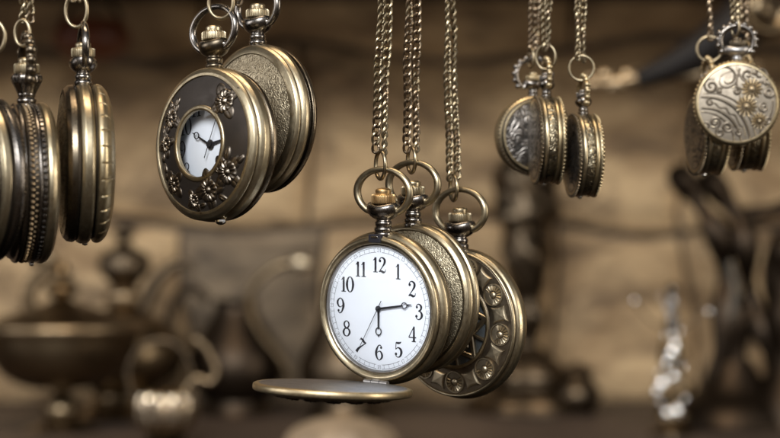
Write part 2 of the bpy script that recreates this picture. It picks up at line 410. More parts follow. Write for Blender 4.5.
# ------------------------------------------------------------------ pendant: neck, crown, bow
def pendant(root, z0, s=1.0, yc=0.0, neckm='steel', crownm='gold', bowm='brass', bow=(9.8, 7.0), ornate=False, bow_tilt=0.0, wide=1.06, leafy=False, rb=1.08):
    T = Matrix.Translation((0, yc, z0)) @ Matrix.Diagonal((s, s, s, 1))
    mb = MB()
    pr = [(2.9, -0.8), (2.9, 0.0), (2.6, 0.3), (2.75, 0.7), (2.85, 1.2), (2.65, 1.7), (2.35, 2.0), (2.5, 2.4), (2.6, 2.9), (2.5, 3.4), (2.2, 3.8), (2.2, 4.2)]
    mb.lathe(spline([q for q in pr], 3), 'Z', 40, 0, T)
    mb.build('neck', neckm, root)
    mb = MB()
    pr = [(1.5, 3.9), (2.6, 4.2), (4.1, 5.2), (4.95, 6.6), (5.05, 7.8), (4.7, 8.6), (4.0, 8.95), (3.4, 8.4), (2.8, 7.8), (1.2, 7.7)]
    if leafy:
        mb.lathe(spline([(a * 0.84, b - 1.6 if b < 5 else b) for a, b in pr], 4), 'Z', 96, 0, T, lambda r, h, t: r * (1 + 0.07 * abs(cos(5 * t))))
    else:
        # saddle: rim dips towards the wearer and rises at the bow pivots
        rows = []
        for r, h in spline(pr, 4):
            rows.append([(r * cos(t) * wide, r * sin(t) * 0.86, h + 0.16 * (r / 5) ** 2 * max(0, h - 5) * cos(2 * t)) for t in [2 * pi * j / 48 for j in range(48)]])
        mb.grid(rows, True, 0, T)
    mb.build('bow_cup', neckm, root)
    mb = MB()
    kn = lambda r, h, t: r * (1 + (0.05 * max(-0.6, min(0.6, 1.6 * cos(28 * t))) / 0.6 if (8.9 < h < 11.75 and r > 3) else 0))
    pr = fillet([(1.6, 7.9), (1.6, 8.75), (3.0, 8.8), (3.55, 9.15), (3.55, 11.4), (3.05, 11.8), (2.3, 11.95)], 0.2, 2)
    mb.lathe(pr, 'Z', 280, 0, T, kn)
    cr = mb.build('crown', crownm, root)
    mb = MB()
    mb.lathe(fillet([(2.4, 11.9), (2.5, 13.0), (1.9, 13.5), (0, 13.75)], 0.3, 3), 'Z', 40, 0, T)
    mb.build('crown_cap', crownm, cr)
    # bow
    a, b = bow; c0 = 11.7
    cz = c0 + (0.6 if not ornate else 0.2)
    Tb = T @ Matrix.Translation((0, 0, 7.4)) @ Matrix.Rotation(bow_tilt, 4, 'X') @ Matrix.Translation((0, 0, -7.4))
    path = []; rad = []
    n = 64
    for i in range(n + 1):
        t = radians(-56) + (radians(180 + 112)) * i / n
        path.append((a * cos(t), 0, cz + b * sin(t))); e = abs(cos(t))
        rad.append(rb * (0.86 + 0.28 * e * e) * (1.25 if ornate else 1))
    path = [(4.2, 0, 7.0)] + path + [(-4.2, 0, 7.0)]; rad = [rad[0]] + rad + [rad[-1]]
    mb = MB(); mb.tube(path, rad, 16, False, 0, Tb)
    for sx in (-1, 1): mb.ball((sx * 4.6, 0, 7.3), 1.25, 14, 0, Tb)
    bo = mb.build('bow', bowm, root)
    if ornate:
        mb = MB(); nb = 13
        for i in range(nb):
            t = radians(-38) + radians(256) * i / (nb - 1)
            rr = 1.35 if i % 3 else 1.6
            mb.ball(((a + 1.1) * cos(t), 0, cz + (b + 1.1) * sin(t)), rr * 1.05, 12, 0, Tb, (1, 1.05, 1))
        mb.build('bow_beads', bowm, bo)
    return cz * s + z0 + b * s   # local z of the bow's top

def relief(mb, cx, cz, base, outline, hf, nr=14, nt=48, rot=0.0, mat=0, lift=0.02, pol=None):
    """raised ornament on the surface y=base(x,z); outline(t) radius; hf(rho,t) height"""
    vs = []; pl = []; fs = []
    for i in range(nr + 1):
        rho = i / nr
        for j in range(nt):
            t = 2 * pi * j / nt; r = outline(t) * rho
            x = cx + r * cos(t + rot); z = cz + r * sin(t + rot)
            h = hf(rho, t)
            if i == nr: h = -0.08
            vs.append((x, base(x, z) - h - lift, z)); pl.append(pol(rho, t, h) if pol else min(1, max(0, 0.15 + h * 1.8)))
    for i in range(nr):
        for j in range(nt):
            k = (j + 1) % nt; fs.append((i * nt + j, i * nt + k, (i + 1) * nt + k, (i + 1) * nt + j))
    mb.add(vs, fs, mat, pl)

def flower(mb, cx, cz, R, base, rot=0.0, leaves=4):
    for k in range(leaves):
        a = rot + 2 * pi * k / leaves
        leaf(mb, cx + cos(a) * R * 0.98, cz + sin(a) * R * 0.98, R * 0.62, base, a, 1.25, 0, 0.75)
    def hf(q, t):
        h = 0.12 + 0.5 * (1 - q ** 7) * (0.5 + 0.5 * q)
        h += 0.5 * exp(-(q / 0.2) ** 2)
        if 0.3 < q < 0.95: h += 0.19 * cos(13 * t) * sin((q - 0.3) / 0.65 * pi)
        h -= 0.22 * exp(-((q - 0.3) / 0.07) ** 2)
        return h + 0.12
    relief(mb, cx, cz, base, lambda t: R * (0.93 + 0.07 * abs(cos(2.5 * t))), hf, 22, 104, rot)

def leaf(mb, cx, cz, L, base, rot, w=0.62, mat=0, hs=1.0):
    ww = w * 0.68
    def out(t): return L * ww / sqrt((ww * cos(t)) ** 2 + sin(t) ** 2) * (1 + 0.16 * max(0, cos(t)) ** 10)
    def hf(q, t):
        d = abs(sin(t)) * q
        return hs * (0.42 * (1 - q ** 4) + 0.12 * (1 - q) - 0.14 * exp(-(d / 0.12) ** 2)) + 0.05
    relief(mb, cx, cz, base, out, hf, 9, 28, rot, mat)

def orient(yaw, pitch=0.0, roll=0.0):
    """yaw: face turned to the viewer's left; pitch: face tips down; roll: leans clockwise"""
    R = Matrix.Rotation(radians(pitch), 3, 'X') @ Matrix.Rotation(-radians(yaw), 3, 'Z') @ Matrix.Rotation(radians(roll), 3, 'Y')
    return R.to_euler()

def latch(root, z, y, x=0.0, s=1.0):
    mb = MB()
    mb.ball((x, y, z - 0.2 * s), 0.95 * s, 12, 0, None, (1.2, 1.0, 0.75))
    mb.build('latch', 'silver', root)

def case_side(root, R, layers, name='case_band', mats=('brass', 'groove'), seg=160, fr=0.3):
    mb = MB(); mb.lathe(fillet(layers, fr, 4), 'Y', seg)
    return mb.build(name, list(mats), root)

def beads_ring(mb, R, y, n, r, mat=0, sc=(1, 1, 1)):
    for i in range(n):
        t = 2 * pi * i / n
        mb.ball((R * cos(t), y, R * sin(t)), r, 8, mat, None)

# ------------------------------------------------------------------ chains
def link_mesh(name, mat, a=0.98, b=1.75, r=0.40, twist=45):
    mb = MB(); pts = []
    n = 28
    for i in range(n):
        t = 2 * pi * i / n
        z = b * sin(t); x = a * (abs(cos(t)) ** 0.8) * (1 if cos(t) > 0 else -1)
        ph = radians(twist) * z / b
        pts.append((x * cos(ph), x * sin(ph), z))
    mb.tube(pts, r, 8, True)
    o = mb.build('link', mat, None, wn=False)
    me = o.data; bpy.data.objects.remove(o); return me
LINK = {'big': (link_mesh('link', 'chain', 1.02, 1.78, 0.43), 2.62), 'dark': (link_mesh('link', 'chain_dark', 1.02, 1.78, 0.43), 2.62),
        'fine': (link_mesh('link', 'chain', 0.84, 1.5, 0.40), 2.14), 'finedark': (link_mesh('link', 'chain_dark', 0.84, 1.5, 0.40), 2.14)}

CHG = 'link chains the pocket watches hang from'
def chain(label, y, strands, ring=None, kind='big', top=-26, phase=0.0, turn=0.0):
    """strands: list of ((xt,yt),(xb,yb)) px, yt defaults above the frame. ring: (px,py,rx,rz,yaw_deg,wire)"""
    b0 = P(strands[0][1][0], strands[0][1][1], y)
    root = empty('hanging_chain', b0); tag(root, label, 'chain', CHG)
    me, pitch = LINK[kind]
    for si, s in enumerate(strands):
        dy = s[2] if len(s) > 2 else 0.0
        p1 = P(s[0][0], s[0][1], y + dy); p0 = P(s[1][0], s[1][1], y + dy)
        sag = s[3] if len(s) > 3 else 0.0
        d = (p1 - p0); L = d.length; d.normalize(); n = int(L / pitch) + 1
        q0 = Vector((0, 0, 1)).rotation_difference(d)
        tw = turn + 0.5 + random.uniform(-.25, .25); tv = random.choice((-1, 1)) * random.uniform(0.3, 0.8)
        for i in range(n):
            o = bpy.data.objects.new('link', me if random.random() > 0.14 else LINK[{'big': 'dark', 'dark': 'big', 'fine': 'finedark', 'finedark': 'fine'}[kind]][0]); COL.objects.link(o); o.parent = root
            u = i / max(1, n - 1)
            pos = p0 + d * (pitch * (i + 0.35)) - b0
            pos.x += (sag + 0.25 * sin(3 * pi * u + si)) * sin(pi * u) + random.uniform(-.09, .09); pos.y += random.uniform(-.05, .05)
            o.location = pos * MM
            e = tw + tv * sin(u * 5 + si) + random.uniform(-.16, .16)
            o.rotation_mode = 'QUATERNION'
            from mathutils import Quaternion
            o.rotation_quaternion = q0 @ Quaternion((0, 0, 1), e) @ Quaternion((1, 0, 0), random.uniform(-.06, .06))
    if ring:
        px, py, rx, rz, yw, wr = ring[:6]; ry = y + (ring[6] if len(ring) > 6 else 0)
        mb = MB()
        X = Matrix.Translation(P(px, py, ry) - b0) @ Matrix.Rotation(-radians(yw), 4, 'Z')
        mb.tube([(rx * cos(t), 0, rz * sin(t)) for t in [2 * pi * i / 48 for i in range(48)]], wr, 12, True, 0, X)
        mb.build('jump_ring', 'chain' if kind in ('big', 'fine') else 'chain', root)
    return root

WG = 'antique pocket watches hanging at the stall'
def watch(px, py, y, yaw, pitch, roll, label):
    r = empty('pocket_watch', P(px, py, y), orient(yaw, pitch, roll))
    tag(r, label, 'pocket watch', WG); return r

# ================================================================== W6 open white dial watch (in focus)
def open_watch():
    r = watch(381.5, 308.3, 2, 35.5, 4.0, 0, 'open pocket watch in the centre with large white dial and lowered lid')
    R = 23.6
    # body: rear band and back
    side = [(19.6, -1.9, 1), (19.9, -2.5, 0), (20.9, -3.0, 0), (21.8, -2.7, 0), (22.2, -1.9, 0), (22.1, -1.2, 0), (21.8, -0.9, 1), (22.0, -0.5, 1), (22.8, 0.1, 0), (23.4, 1.1, 0), (23.5, 2.3, 0), (23.1, 3.5, 0), (22.4, 3.9, 1), (22.4, 4.3, 1), (22.7, 4.7, 1), (22.2, 5.6, 1), (19, 6.4, 1), (0.01, 7.0, 1)]
    case_side(r, R, side, 'case', ('brass', 'tarnish'), 192, 0.35)
    mb = MB()
    mb.lathe(fillet([(18.75, -1.15, 0), (18.95, -1.7, 0), (19.3, -2.1, 0), (19.5, -2.15, 1), (19.7, -1.8, 1), (19.75, -1.4, 1)], 0.12, 3), 'Y', 192)
    mb.build('bezel', ['silver_plate', 'steel'], r)
    mb = MB(); mb.lathe([(0.01, -1.2), (19.0, -1.2), (19.0, -0.6), (0.01, -0.6)], 'Y', 128)
    d = mb.build('dial', 'enamel', r)
    yk = -1.24
    mb = MB()
    for h in range(1, 13):
        a = radians(30 * h); rr = 13.75 if h in (12, 6) else (13.9 if h in (10, 11, 1, 2) else 14.2)
        if h in (3, 9): rr = 14.6
        digits(mb, str(h), rr * sin(a), rr * cos(a) * (0.97), 4.65, yk, radians(35) if h == 7 else 0.0, bold=1.25)
    mb.build('hour_numerals', 'ink', d, wn=False, weld=False)
    mb = MB()
    ringflat(mb, 17.08, 17.20, yk); ringflat(mb, 18.32, 18.44, yk)
    for i in range(60):
        if i % 5 == 0: continue
        a = radians(6 * i); X = Matrix.Rotation(a, 4, 'Y')
        mb.add([(-.05, yk - .003, 17.15), (.05, yk - .003, 17.15), (.05, yk - .003, 18.4), (-.05, yk - .003, 18.4)], [(0, 1, 2, 3)], 0, 1.0, X)
    mb.build('minute_track', 'ink_grey', d, wn=False, weld=False)
    mb = MB()
    for h in range(1, 13):
        a = radians(30 * h); X = Matrix.Rotation(a, 4, 'Y')
        mb.add([(-1.1, yk - .008, 16.9), (1.1, yk - .008, 16.9), (1.1, yk - .008, 18.6), (-1.1, yk - .008, 18.6)], [(0, 1, 2, 3)], 0, 1.0, X)
    mb.build('track_gap', 'enamel', d, wn=False)
    mb = MB()
    for h in range(1, 13):
        a = radians(30 * h)
        digits(mb, str(12 + h), 17.8 * sin(a), 17.8 * cos(a), 1.25, yk - 0.02, a if h in (12, 11, 1, 10, 2) else (a + pi if h in (5, 6, 7, 4, 8) else 0), bold=0.8)
    mb.build('small_numerals', 'ink_grey', d, wn=False, weld=False)
    hand(r, 'hour_hand', radians(180), 8.6, 0.5, 0.55, -1.55, 6.9, 1.0)
    hand(r, 'minute_hand', radians(80.5), 12.6, 0.5, 0.55, -1.85, 9.9, 0.85)
    hand(r, 'second_hand', radians(209), 13.9, 2.9, 0.2, -2.1, tipw=0.14, hub=0.75)
    mb = MB()
    mb.lathe([(0.01, -3.3), (5, -3.24), (10, -3.0), (14, -2.65), (17, -2.25), (19.1, -1.9)], 'Y', 96)
    mb.build('crystal', 'crystal', r)
    # catch slot above 12
    mb = MB(); mb.box((-2.3, -3.7, 20.2), (2.0, -1.9, 22.7))
    c = mb.build('catch', 'ink', r, bevel=0.25)
    mb = MB(); mb.box((-1.2, -3.95, 21.6), (1.3, -3.5, 22.2)); mb.build('catch_highlight', 'silver', c, bevel=0.1)  # silver strip models the highlight along the top of the black catch
    pendant(r, 22.9, 1.0, 1.0, bowm='brass', bow_tilt=0)
    # hinge
    mb = MB()
    for i, (x0, x1) in enumerate(((-4.2, -1.6), (-1.4, 1.5), (1.7, 4.4))):
        mb.tube([(x0, -2.9, -22.3), (x1, -2.9, -22.3)], 0.8, 14)
        if i == 1: mb.box((x0 + .2, -2.9, -23.1), (x1 - .2, -1.5, -21.4))
    h = mb.build('hinge', 'silver_plate', r)
    # lid, drawn closed then swung open about the hinge
    X = Matrix.Translation((0, -0.4, -22.7)) @ Matrix.Rotation(radians(85), 4, 'X') @ Matrix.Translation((0, 3.3, 24.2))
    e = bpy.data.objects.new('lid', None); COL.objects.link(e); e.parent = r
    bpy.data.objects.remove(e)
    mb = MB()
    # profile from inner centre to rim to outer centre (outer = -Y when closed)
    pr = [(0.01, -3.4, 1), (20.5, -3.4, 1), (21.2, -3.2, 1), (22.0, -3.3, 1), (22.9, -3.3, 0), (23.55, -3.6, 0), (23.7, -4.4, 0), (23.6, -5.2, 0), (23.2, -5.6, 0), (22.6, -5.6, 2), (21.9, -5.8, 2), (19.5, -6.3, 0), (15, -6.8, 0), (0.01, -7.3, 0)]
    mb.lathe(fillet(pr, 0.2, 3), 'Y', 192, 0, X)
    lid = mb.build('lid', ['brass_soft', 'lid_inside', 'groove'], r)
    mb = MB()
    base = lambda x, z: -5.7 - 1.6 * (1 - min(1, (x * x + z * z) / 22.3 ** 2))
    m2 = MB()
    for k in range(14):
        a = 2 * pi * k / 14
        flower(m2, 15.3 * cos(a), 15.3 * sin(a), 2.3, base, a, 4)
    for k in range(7):
        a = 2 * pi * k / 7; flower(m2, 8 * cos(a), 8 * sin(a), 2.6, base, a, 4)
    m2.v = [X @ q for q in m2.v]
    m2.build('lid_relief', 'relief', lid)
    return r
open_watch()
chain('pair of chain strands with oval ring holding the central open white dial watch', 2,
      [((382.5, -26), (375.5, 150)), ((389, -26), (384, 152), -1.0)], (380.5, 165, 3.6, 4.2, 66, 0.62, -0.3))

# ================================================================== W7 textured watch behind it
def hunter(r, R, front, cover='floral', rim='brass', side=None, back='brass', y_side=None, seg=160):
    pass

def closed_watch(px, py, y, yaw, pitch, roll, label, R=23.3, cover='floral', ts=1.0, bow_tilt=0.0, flat=False):
    r = watch(px, py, y, yaw, pitch, roll, label)
    s = ts
    mb = MB()
    if flat:
        mb.lathe(fillet([(0.01, -4.9), (8, -4.7), (14, -4.0), (18, -3.0), (R - 2.5, -2.3)], 0.4, 3), 'Y', 128)
        mb.build('engraved_cover', cover, r); mb = MB()
        mb.lathe(fillet([(R - 2.6, -2.2, 1), (R - 2.3, -2.6, 0), (R - 1.5, -2.6, 0), (R - 0.5, -1.9, 0), (R + 0.05, -0.8, 0), (R + 0.05, 0.2, 0), (R - 0.5, 1.1, 0), (R - 1.2, 1.3, 1), (R - 1.2, 1.7, 1), (R - 0.4, 2.2, 0), (R - 0.2, 3.4, 0), (R - 1.2, 4.6, 2), (R - 3, 5.4, 2), (0.01, 6.4, 2)], 0.3, 4), 'Y', 160)
        mb.build('case_band', ['brass', 'groove', 'tarnish'], r)
        return r
    mb.lathe(fillet([(0.01, -7.0 * s), (9, -6.6 * s), (15, -5.6 * s), (R - 3.3, -4.4 * s)], 0.4, 3), 'Y', 128)
    mb.build('engraved_cover', cover, r)
    mb = MB()
    mb.lathe(fillet([(R - 3.35, -4.3 * s, 0), (R - 3.0, -4.8 * s, 0), (R - 2.0, -4.5 * s, 0), (R - 0.8, -3.9 * s, 0), (R - 0.2, -2.9 * s, 0), (R - 0.3, -2.3 * s, 0), (R - 1.0, -2.1 * s, 1), (R - 1.1, -1.7 * s, 1)], 0.3, 4), 'Y', 160)
    mb.build('cover_rim', ['brass', 'groove'], r)
    case_side(r, R, [(R - 1.1, -1.8 * s, 1), (R - 0.5, -1.3 * s, 0), (R + 0.1, -0.3 * s, 0), (R + 0.1, 0.9 * s, 0), (R - 0.4, 1.7 * s, 0), (R - 1.5, 2.0 * s, 1), (R - 1.5, 3.0 * s, 1), (R - 0.4, 3.2 * s, 2), (R - 0.2, 4.2 * s, 2), (R - 0.9, 5.3 * s, 2), (R - 2.5, 6.2 * s, 2), (R - 6, 7.0 * s, 2), (0.01, 7.6 * s, 2)], 'case_band', ('brass', 'groove', 'tarnish'))
    return r
r = closed_watch(413, 298, 13.5, 39, 2, 0, 'pocket watch with stippled engraved cover, just behind the open white dial watch', R=23.4, cover='grain', flat=True)
pendant(r, 23.0, 0.98, 0, crownm='brass', bowm='brass')
chain('middle pair of chain strands holding the stippled cover watch behind the open one', 13.5,
      [((409.5, -26), (406.8, 150)), ((417, -26), (416, 149), 1.0)], (411.5, 160, 3.4, 3.9, 70, 0.6), kind='dark')

# ================================================================== W8 star pattern openwork watch
def star_watch():
    r = closed_watch_base = watch(460, 323.5, 25, 38, 1.0, 0, 'pocket watch with openwork star cover ringed by small suns and crosses')
    R = 23.6
    case_side(r, R, [(22.0, -2.9, 1), (22.2, -3.4, 0), (22.7, -3.3, 0), (23.0, -2.7, 0), (22.9, -2.1, 0), (22.5, -1.8, 1), (22.6, -1.4, 1), (23.3, -0.8, 0), (23.7, 0.4, 0), (23.7, 1.9, 0), (23.2, 3.2, 0), (22.3, 4.2, 2), (20.5, 5.2, 2), (15, 6.2, 2), (0.01, 6.8, 2)], 'case', ('brass', 'groove', 'brass_soft'))
    base = lambda x, z: -3.0 - 1.6 * (1 - min(1, (x * x + z * z) / 22.1 ** 2))
    bb = lambda rr: base(rr, 0)
    mb = MB()
    mb.lathe(fillet([(12.9, bb(12.9) + 0.9, 0), (12.9, bb(12.9) - 0.35, 0), (13.4, bb(13.4) - 0.45, 0), (14.0, bb(14.0) - 0.3, 0), (14.2, bb(14.2), 1), (18.0, bb(18.0), 1), (21.9, bb(21.9), 1), (22.1, -2.7, 1)], 0.15, 3), 'Y', 160)
    cov = mb.build('star_cover', ['brass_soft', 'field_dark'], r)
    def cross(mb, cx, cz, s, rot):
        out = lambda t: s / (abs(cos(t)) ** 0.74 + abs(sin(t)) ** 0.74) ** (1 / 0.74)
        relief(mb, cx, cz, base, out, lambda q, t: (0.55 if q < 0.8 else 0.55 * (1 - (q - 0.8) / 0.2)) + 0.12 * (1 - q), 16, 64, rot)
    def sun(mb, cx, cz, s, rot):
        def hf(q, t):
            if q < 0.3: return 0.6 * (1 - (q / 0.3) ** 4) + 0.1
            if q < 0.38: return 0.02
            if q < 0.84: return (0.3 + 0.3 * cos(16 * t)) if cos(t) > -0.6 else 0.12
            if q < 0.88: return 0.08
            return 0.5
        relief(mb, cx, cz, base, lambda t: s, hf, 30, 128, rot, pol=lambda q, t, h: min(1, max(0, (h - 0.04) * 3.2)))
    for k in range(18):
        a = radians(12 + 20 * k); mb = MB()
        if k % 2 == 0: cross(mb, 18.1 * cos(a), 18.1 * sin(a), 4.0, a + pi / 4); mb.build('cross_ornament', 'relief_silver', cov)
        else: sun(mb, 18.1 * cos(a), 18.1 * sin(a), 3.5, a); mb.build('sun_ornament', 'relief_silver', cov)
    # lattice: double-lined six pointed star with spokes
    mb = MB()
    def bar(p, q, w=1.55, h=0.75, top=-6.55):
        p = Vector(p); q = Vector(q); d = (q - p).normalized(); n = Vector((-d.y, d.x)) * w / 2
        # slightly roofed bar
        def ring(c): 
            yb = base(c.x, c.y) + 0.8; yt = base(c.x, c.y) - 0.15
            return [((c - n).x, yb, (c - n).y), ((c - n).x, yt, (c - n).y), ((c - n * .7).x, yt - 0.28, (c - n * .7).y), ((c + n * .7).x, yt - 0.28, (c + n * .7).y), ((c + n).x, yt, (c + n).y), ((c + n).x, yb, (c + n).y)]
        mb.grid([ring(p + (q - p) * k / 6) for k in range(7)], True, 0, None, (True, True))
    for off, dr in ((0, 0), (1, -3.1)):
        pts = []
        for k in range(12):
            a = radians(10 + 30 * k); rr = (13.0 + dr * 1.25) if k % 2 == 0 else (7.9 + dr * 0.9)
            pts.append((rr * cos(a), rr * sin(a)))
        for k in range(12): bar(pts[k], pts[(k + 1) % 12])
    for k in range(6):
        a = radians(40 + 60 * k)
        bar((7.9 * cos(a), 7.9 * sin(a)), (13.0 * cos(a), 13.0 * sin(a)), 0.9)
        a2 = radians(10 + 60 * k)
        bar((3.4 * cos(a), 3.4 * sin(a)), (7.0 * cos(a), 7.0 * sin(a)), 0.8)
    mb.lathe([(2.4, -3.6), (2.6, -4.9), (3.6, -4.9), (3.8, -3.6)], 'Y', 48)
    mb.build('star_lattice', 'relief_silver', cov)
    mb = MB(); mb.lathe([(0.01, -3.6), (8, -3.5), (12.8, -3.3), (13.0, -2.4), (0.01, -1.8)], 'Y', 64)
    mb.build('inner_dial', 'void', r)
    pendant(r, 23.2, 0.98, 0, crownm='brass', bowm='brass')
star_watch()
chain('rightmost of the three central chains, holding the star cover watch', 25,
      [((447, -26), (449.5, 178)), ((452.5, -26), (457.5, 176), 1.0)], (453.5, 188, 3.3, 3.9, 72, 0.6), phase=.4, turn=0.5)

# ================================================================== W4 flower window watch
def flower_watch():
    r = watch(216.5, 145, -3, 44.5, -3.5, -2.5, 'pocket watch with dark brown flower cover and round window over a white dial')
    R = 23.3
    base = lambda x, z: -5.2 - 2.3 * (1 - min(1, (x * x + z * z) / 20.8 ** 2))
    bb = lambda q: base(q, 0)
    mb = MB()
    pr = [(10.6, bb(10.6) + 0.9)] + [(10.6 + i * (20.4 - 10.6) / 12, bb(10.6 + i * (20.4 - 10.6) / 12)) for i in range(13)]
    mb.lathe(pr, 'Y', 160); fc = mb.build('front_cover', 'lacquer', r)
    mb = MB()
    mb.lathe(fillet([(10.0, bb(10) + 1.0), (10.0, bb(10) - 0.2), (10.5, bb(10.5) - 0.45), (11.2, bb(11.2) - 0.45), (11.5, bb(11.5) - 0.25), (11.6, bb(11.6) + 0.2)], 0.15, 3), 'Y', 128)
    mb.build('window_ring', 'brass', fc)
    mb = MB()
    mb.lathe(fillet([(20.3, -5.1, 1), (20.4, -5.75, 0), (21.4, -5.7, 0), (22.6, -5.0, 0), (23.1, -4.2, 0), (22.9, -3.5, 0), (22.2, -3.1, 1), (22.2, -2.8, 1)], 0.25, 4), 'Y', 160)
    mb.build('cover_rim', ['brass', 'groove'], r)
    case_side(r, R, [(22.1, -2.9, 1), (22.7, -2.4, 0), (23.3, -1.3, 0), (23.3, 0.6, 0), (22.8, 1.5, 0), (22.1, 1.9, 1), (22.1, 2.2, 1), (22.7, 2.6, 2), (22.8, 3.8, 2), (22.0, 4.8, 2), (20, 5.5, 2), (12, 6.2, 2), (0.01, 6.4, 2)], 'case_band', ('brass', 'groove', 'tarnish'))
    F = [(11.2, 11.5, 3.5, .5), (-13.4, 9.4, 3.1, 1.0), (-16.2, 1.6, 2.6, .2), (-12.8, -10.9, 2.9, .6), (3.4, -14.4, 3.6, .1), (11.9, -9.8, 3.5, .7), (-3.8, -16.8, 2.2, .5)]
    for x, z, s, a in F:
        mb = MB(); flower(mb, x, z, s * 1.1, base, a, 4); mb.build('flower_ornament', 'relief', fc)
    for x, z, s, a in ((-17.2, 5.9, 1.3, 2.0), (-10.6, 13.6, 1.5, 1.0), (-17.8, -2.6, 1.3, 1.4), (-16.9, -6.0, 1.5, 1.8), (8.6, -17.0, 1.6, -.5), (12.4, -4.6, 1.9, 1.3), (8.0, -8.9, 1.3, 2.4), (-16.6, -8.4, 1.2, 1.0), (17.0, -6.6, 1.5, .6), (-13.8, 13.6, 1.2, 2.3), (-0.4, -18.6, 1.3, .2), (8.6, -12.6, 1.2, 1.0)):
        mb = MB(); leaf(mb, x, z, s * 1.2, base, a, 0.9); mb.build('leaf_ornament', 'relief', fc)
    # dial with big numerals
    mb = MB(); mb.lathe([(0.01, -1.9), (19.5, -1.9), (19.5, -1.2), (0.01, -1.2)], 'Y', 96)
    d = mb.build('dial', 'enamel', r)
    mb = MB()
    for h in range(1, 13):
        a = radians(30 * h); digits(mb, str(h), 13.6 * sin(a), 13.6 * cos(a), 5.0, -1.95, bold=0.95)
    mb.build('hour_numerals', 'ink', d, wn=False, weld=False)
    hand(r, 'minute_hand', radians(300), 8.8, 0.8, 0.5, -2.9, 6.6, 0.95)
    hand(r, 'hour_hand', radians(82), 7.5, 0.8, 1.2, -2.5, tipw=0.3, hub=1.5)
    hand(r, 'second_hand', radians(27), 9.0, 4.4, 0.28, -3.2, tipw=0.15)
    mb = MB(); mb.lathe([(0.01, bb(10) - 0.3), (6, bb(10) - 0.22), (10.1, bb(10) + 0.1)], 'Y', 64)
    mb.build('crystal', 'crystal', r)
    latch(r, -23.0, -1.6, 3.0, 1.7)
    pendant(r, 22.8, 1.0, 0, neckm='tarnish', crownm='brass', bowm='steel')
flower_watch()
r = closed_watch(258.5, 119, 15, 47, -2, -1, 'pocket watch with fine floral engraved cover, behind the brown flower watch', R=23.0, cover='floral', ts=0.92)
pendant(r, 22.6, 0.98, 0, crownm='brass', bowm='steel')
chain('large jump ring hooked through the bow of the brown flower watch at top', -3, [((222, -30), (222, -14))], (221, 3, 4.0, 4.6, 20, 0.62, -1.5), top=-30)
chain('short end of chain reaching the engraved watch behind the flower watch', 15, [((240, -30), (239, 3)), ((236, -30), (236.5, -2))], (250, -18, 2.6, 4.0, 40, 0.6), kind='dark')

# ================================================================== W3, W2, W1 edge-on at left
def edge_watch_fluted():
    r = watch(83, 163.5, -20, 77, 0, 1.0, 'edge-on pocket watch with engraved left cover and ribbed right edge, near the left')
    R = 23.3
    mb = MB(); mb.lathe(fillet([(0.01, -8.0), (12, -7.4), (19, -6.5), (20.6, -6.0)], 0.5, 3), 'Y', 128); mb.build('engraved_cover', 'engraved_side', r)
    mb = MB(); mb.lathe(fillet([(20.6, -6.2, 0), (21.6, -6.0, 0), (22.8, -4.8, 0), (23.1, -3.2, 0), (22.6, -2.4, 1), (22.3, -2.2, 1)], 0.25, 4), 'Y', 160); mb.build('cover_rim', ['tarnish', 'groove'], r)
    case_side(r, R, [(22.2, -2.3, 1), (22.9, -2.0, 0), (23.5, -1.0, 0), (23.5, 0.9, 0), (22.9, 1.7, 0), (22.1, 1.9, 1), (22.1, 2.5, 1)], 'case_band', ('brass', 'groove'))
    mb = MB()
    pr = spline([(22.1, 2.4), (23.0, 2.9), (23.3, 3.9), (23.0, 4.9), (22.2, 5.8), (20.8, 6.7), (17, 7.8), (8, 8.6), (0.01, 8.8)], 4)
    mb.lathe(pr, 'Y', 480, 0, None, lambda rr, h, t: rr - (0.30 * max(0, cos(30 * t)) ** 30 if 3.6 < h < 7.0 else 0))
    mb.build('ribbed_back_cover', 'brass_soft', r)
    latch(r, -23.2, 0.6, 0, 1.0)
    pendant(r, 22.6, 0.95, 0, crownm='brass', bowm='steel')
edge_watch_fluted()
chain('chain and round ring above the edge-on ribbed watch at left', -20, [((71, -30), (73, -1)), ((79, -30), (80, -1))], (76.5, 10, 3.4, 5.0, 15, 0.6), kind='big')

